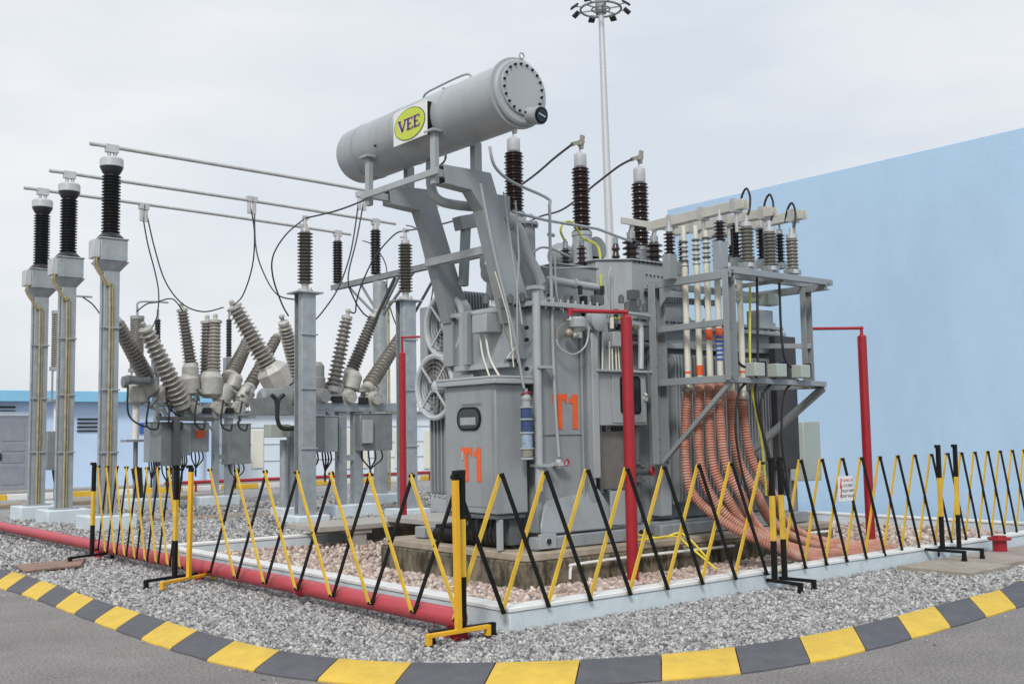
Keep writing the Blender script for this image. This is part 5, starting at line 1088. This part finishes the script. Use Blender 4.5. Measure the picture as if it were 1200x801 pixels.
m=M();m.box((dx1-1.03,BYb-.12,1.05),(dx1-1.0,BYb-.061,1.3));m.box((dx1-.93,BYb-.12,1.05),(dx1-.90,BYb-.061,1.3));m.box((dx1-1.0,BYb-.07,.02),(dx1-.985,BYb-.0605,2.55));build('handle',m,DARK,dd)
m=M();m.box((dx1-2.1,BYb-.08,2.57),(dx1+.1,BYb-.002,2.72));build('lintel',m,PALE,t)
m=M();m.box((dx1,BYb-.09,.02),(dx1+.07,BYb-.002,2.569));m.box((dx1-2.07,BYb-.09,.02),(dx1-2.0,BYb-.002,2.569));build('door_frame',m,PALE,t)
m=M();m.cyl((17.2,BYb-.1,0),(17.2,BYb-.1,3.04),.05,n=8);build('downpipe',m,CAP,t)
for lx,nn in((9.0,2),(12.5,4)):
    m=M()
    for k in range(nn): m.box((lx,BYb-.05,2.42-.14*k-(0 if nn==4 else -.42)),(lx+.75 if nn==4 else lx+1.4,BYb-.002,2.48-.14*k-(0 if nn==4 else -.42)))
    build('louvre',m,DARK,t)
m=M();a=Y(164,495,BYb-.05);b=Y(169,508,BYb-.05);m.box((a.x,BYb-.05,b.z),(b.x,BYb-.002,a.z));build('door_sign',m,BLUEL,t)
t=thing('pale_building',(26,45,0),'long pale blue and cream low building behind the circuit breakers','building')
PB=42
m=M();m.box((17.9,PB,-.08),(44,PB+8,2.72));build('wall',m,PALE,t)
m=M();m.box((17.8,PB-.25,2.72),(44.1,PB+8.2,2.80));build('roof',m,GALVD,t)
for k,(p0,p1) in enumerate(((295,308),(350,366),(400,430),(462,472),(496,516),(560,590))):
    a=Y(p0,504,PB);b=Y(p1,548,PB);m=M();m.box((a.x,PB-.06,b.z),(b.x,PB-.002,a.z));w_=build('panel',m,CREAM,t,bevel=.01)
m=M()
for z_ in(.7,1.4,2.1): m.box((17.9,PB-.03,z_),(44,PB-.004,z_+.03))
build('rail_line',m,CAP,t)
m=M()
x=18.0
while x<44: m.cyl((x,PB-.2,2.80),(x,PB-.2,3.3),.02,.004,n=4);x+=.22
m.bar((17.9,PB-.2,3.0),(44,PB-.2,3.0),.02,.02);build('roof_spikes',m,GALVD,t)

# ================================================= HIGH MAST
D_=75.0
def far(px,py,dist): r=ray(px,py);k=dist/math.hypot(r.x,r.y);return CAM+r*k
tp=far(704,8,D_);bt=far(716,330,D_);dd=(bt-tp);bot=tp+dd*((tp.z)/(tp.z-bt.z))
t=thing('light_mast',bot,'tall white tapering floodlight mast rising behind the transformer','light mast')
m=M();m.cyl(bot,tp,.40,.19,n=20);build('pole',m,CAP,t)
m=M();m.ring(tp+V3((0,0,-.2)),(0,0,1),1.45,.08,n=40,m=8);m.ring(tp+V3((0,0,-.2)),(0,0,1),.65,.05,n=30,m=6)
for k in range(6):
    g=k*math.pi/3;m.bar(tp+V3((.3*math.cos(g),.3*math.sin(g),-.2)),tp+V3((1.45*math.cos(g),1.45*math.sin(g),-.2)),.07,.09)
m.cyl(tp+V3((0,0,-.5)),tp+V3((0,0,.8)),.4,n=16);build('head_ring',m,GALVD,t)
for k in range(8):
    g=k*math.pi/4+.35;c=tp+V3((1.95*math.cos(g),1.95*math.sin(g),-.15));o_=V3((math.cos(g),math.sin(g),0));m=M();m.bar(c-o_*.2+V3((0,0,.16)),c+o_*.24+V3((0,0,-.16)),.45,.13,mi=0);m.bar(c-o_*.5,c,.06,.06,mi=1);build('floodlight',m,[DARK,GALVD],t)

# ================================================= CAMERA, SKY, SUN
cam=bpy.data.cameras.new('camera');co=bpy.data.objects.new('camera',cam);COL.objects.link(co);sc.camera=co
cam.sensor_fit='HORIZONTAL';cam.sensor_width=36;cam.lens=36*F/1200;cam.clip_end=2000;cam.clip_start=.05
co.matrix_world=Matrix.Translation(CAM)@RC.to_4x4()
w=bpy.data.worlds.new('World');sc.world=w;w.use_nodes=True;N=w.node_tree.nodes;L=w.node_tree.links;bg=N['Background']
sky=N.new('ShaderNodeTexSky');sky.sky_type='NISHITA';sky.sun_disc=False
SE,SA=math.radians(52),math.radians(235)
sd=V3((-.60,-.52,.70)).normalized()
sky.sun_elevation=math.asin(sd.z);sky.sun_rotation=math.atan2(sd.x,sd.y)
sky.air_density=1.2;sky.dust_density=4
tc=N.new('ShaderNodeTexCoord');mp=N.new('ShaderNodeMapping');mp.inputs['Scale'].default_value=(1,1,3.2);L.new(tc.outputs['Generated'],mp.inputs[0])
n=N.new('ShaderNodeTexNoise');n.inputs['Scale'].default_value=2.3;n.inputs['Detail'].default_value=6;n.inputs['Roughness'].default_value=.5;L.new(mp.outputs[0],n.inputs['Vector'])
cr=N.new('ShaderNodeValToRGB');e=cr.color_ramp.elements;e[0].position=.35;e[0].color=(6.9,7.45,8.2,1);e[1].position=.66;e[1].color=(9.0,9.15,9.3,1);L.new(n.outputs['Fac'],cr.inputs[0])
mx=N.new('ShaderNodeMix');mx.data_type='RGBA';mx.inputs[0].default_value=.94;L.new(sky.outputs[0],mx.inputs[6]);L.new(cr.outputs[0],mx.inputs[7]);sx=N.new('ShaderNodeSeparateXYZ');L.new(tc.outputs['Generated'],sx.inputs[0]);zr=N.new('ShaderNodeMapRange');zr.inputs[1].default_value=.38;zr.inputs[2].default_value=1.0;zr.inputs[3].default_value=1.0;zr.inputs[4].default_value=1.35;L.new(sx.outputs[2],zr.inputs[0])
vs_=N.new('ShaderNodeVectorMath');vs_.operation='SCALE';L.new(mx.outputs[2],vs_.inputs[0]);L.new(zr.outputs[0],vs_.inputs['Scale']);L.new(vs_.outputs[0],bg.inputs['Color']);bg.inputs['Strength'].default_value=.0705
sl=bpy.data.lights.new('sun','SUN');sl.energy=1.5;sl.angle=math.radians(12);sl.color=(1,.97,.92);so=bpy.data.objects.new('sun',sl);COL.objects.link(so);so.rotation_euler=(-sd).to_track_quat('-Z','Y').to_euler()
sc.view_settings.view_transform='Standard';sc.view_settings.look='None';sc.view_settings.exposure=.55;sc.view_settings.gamma=1
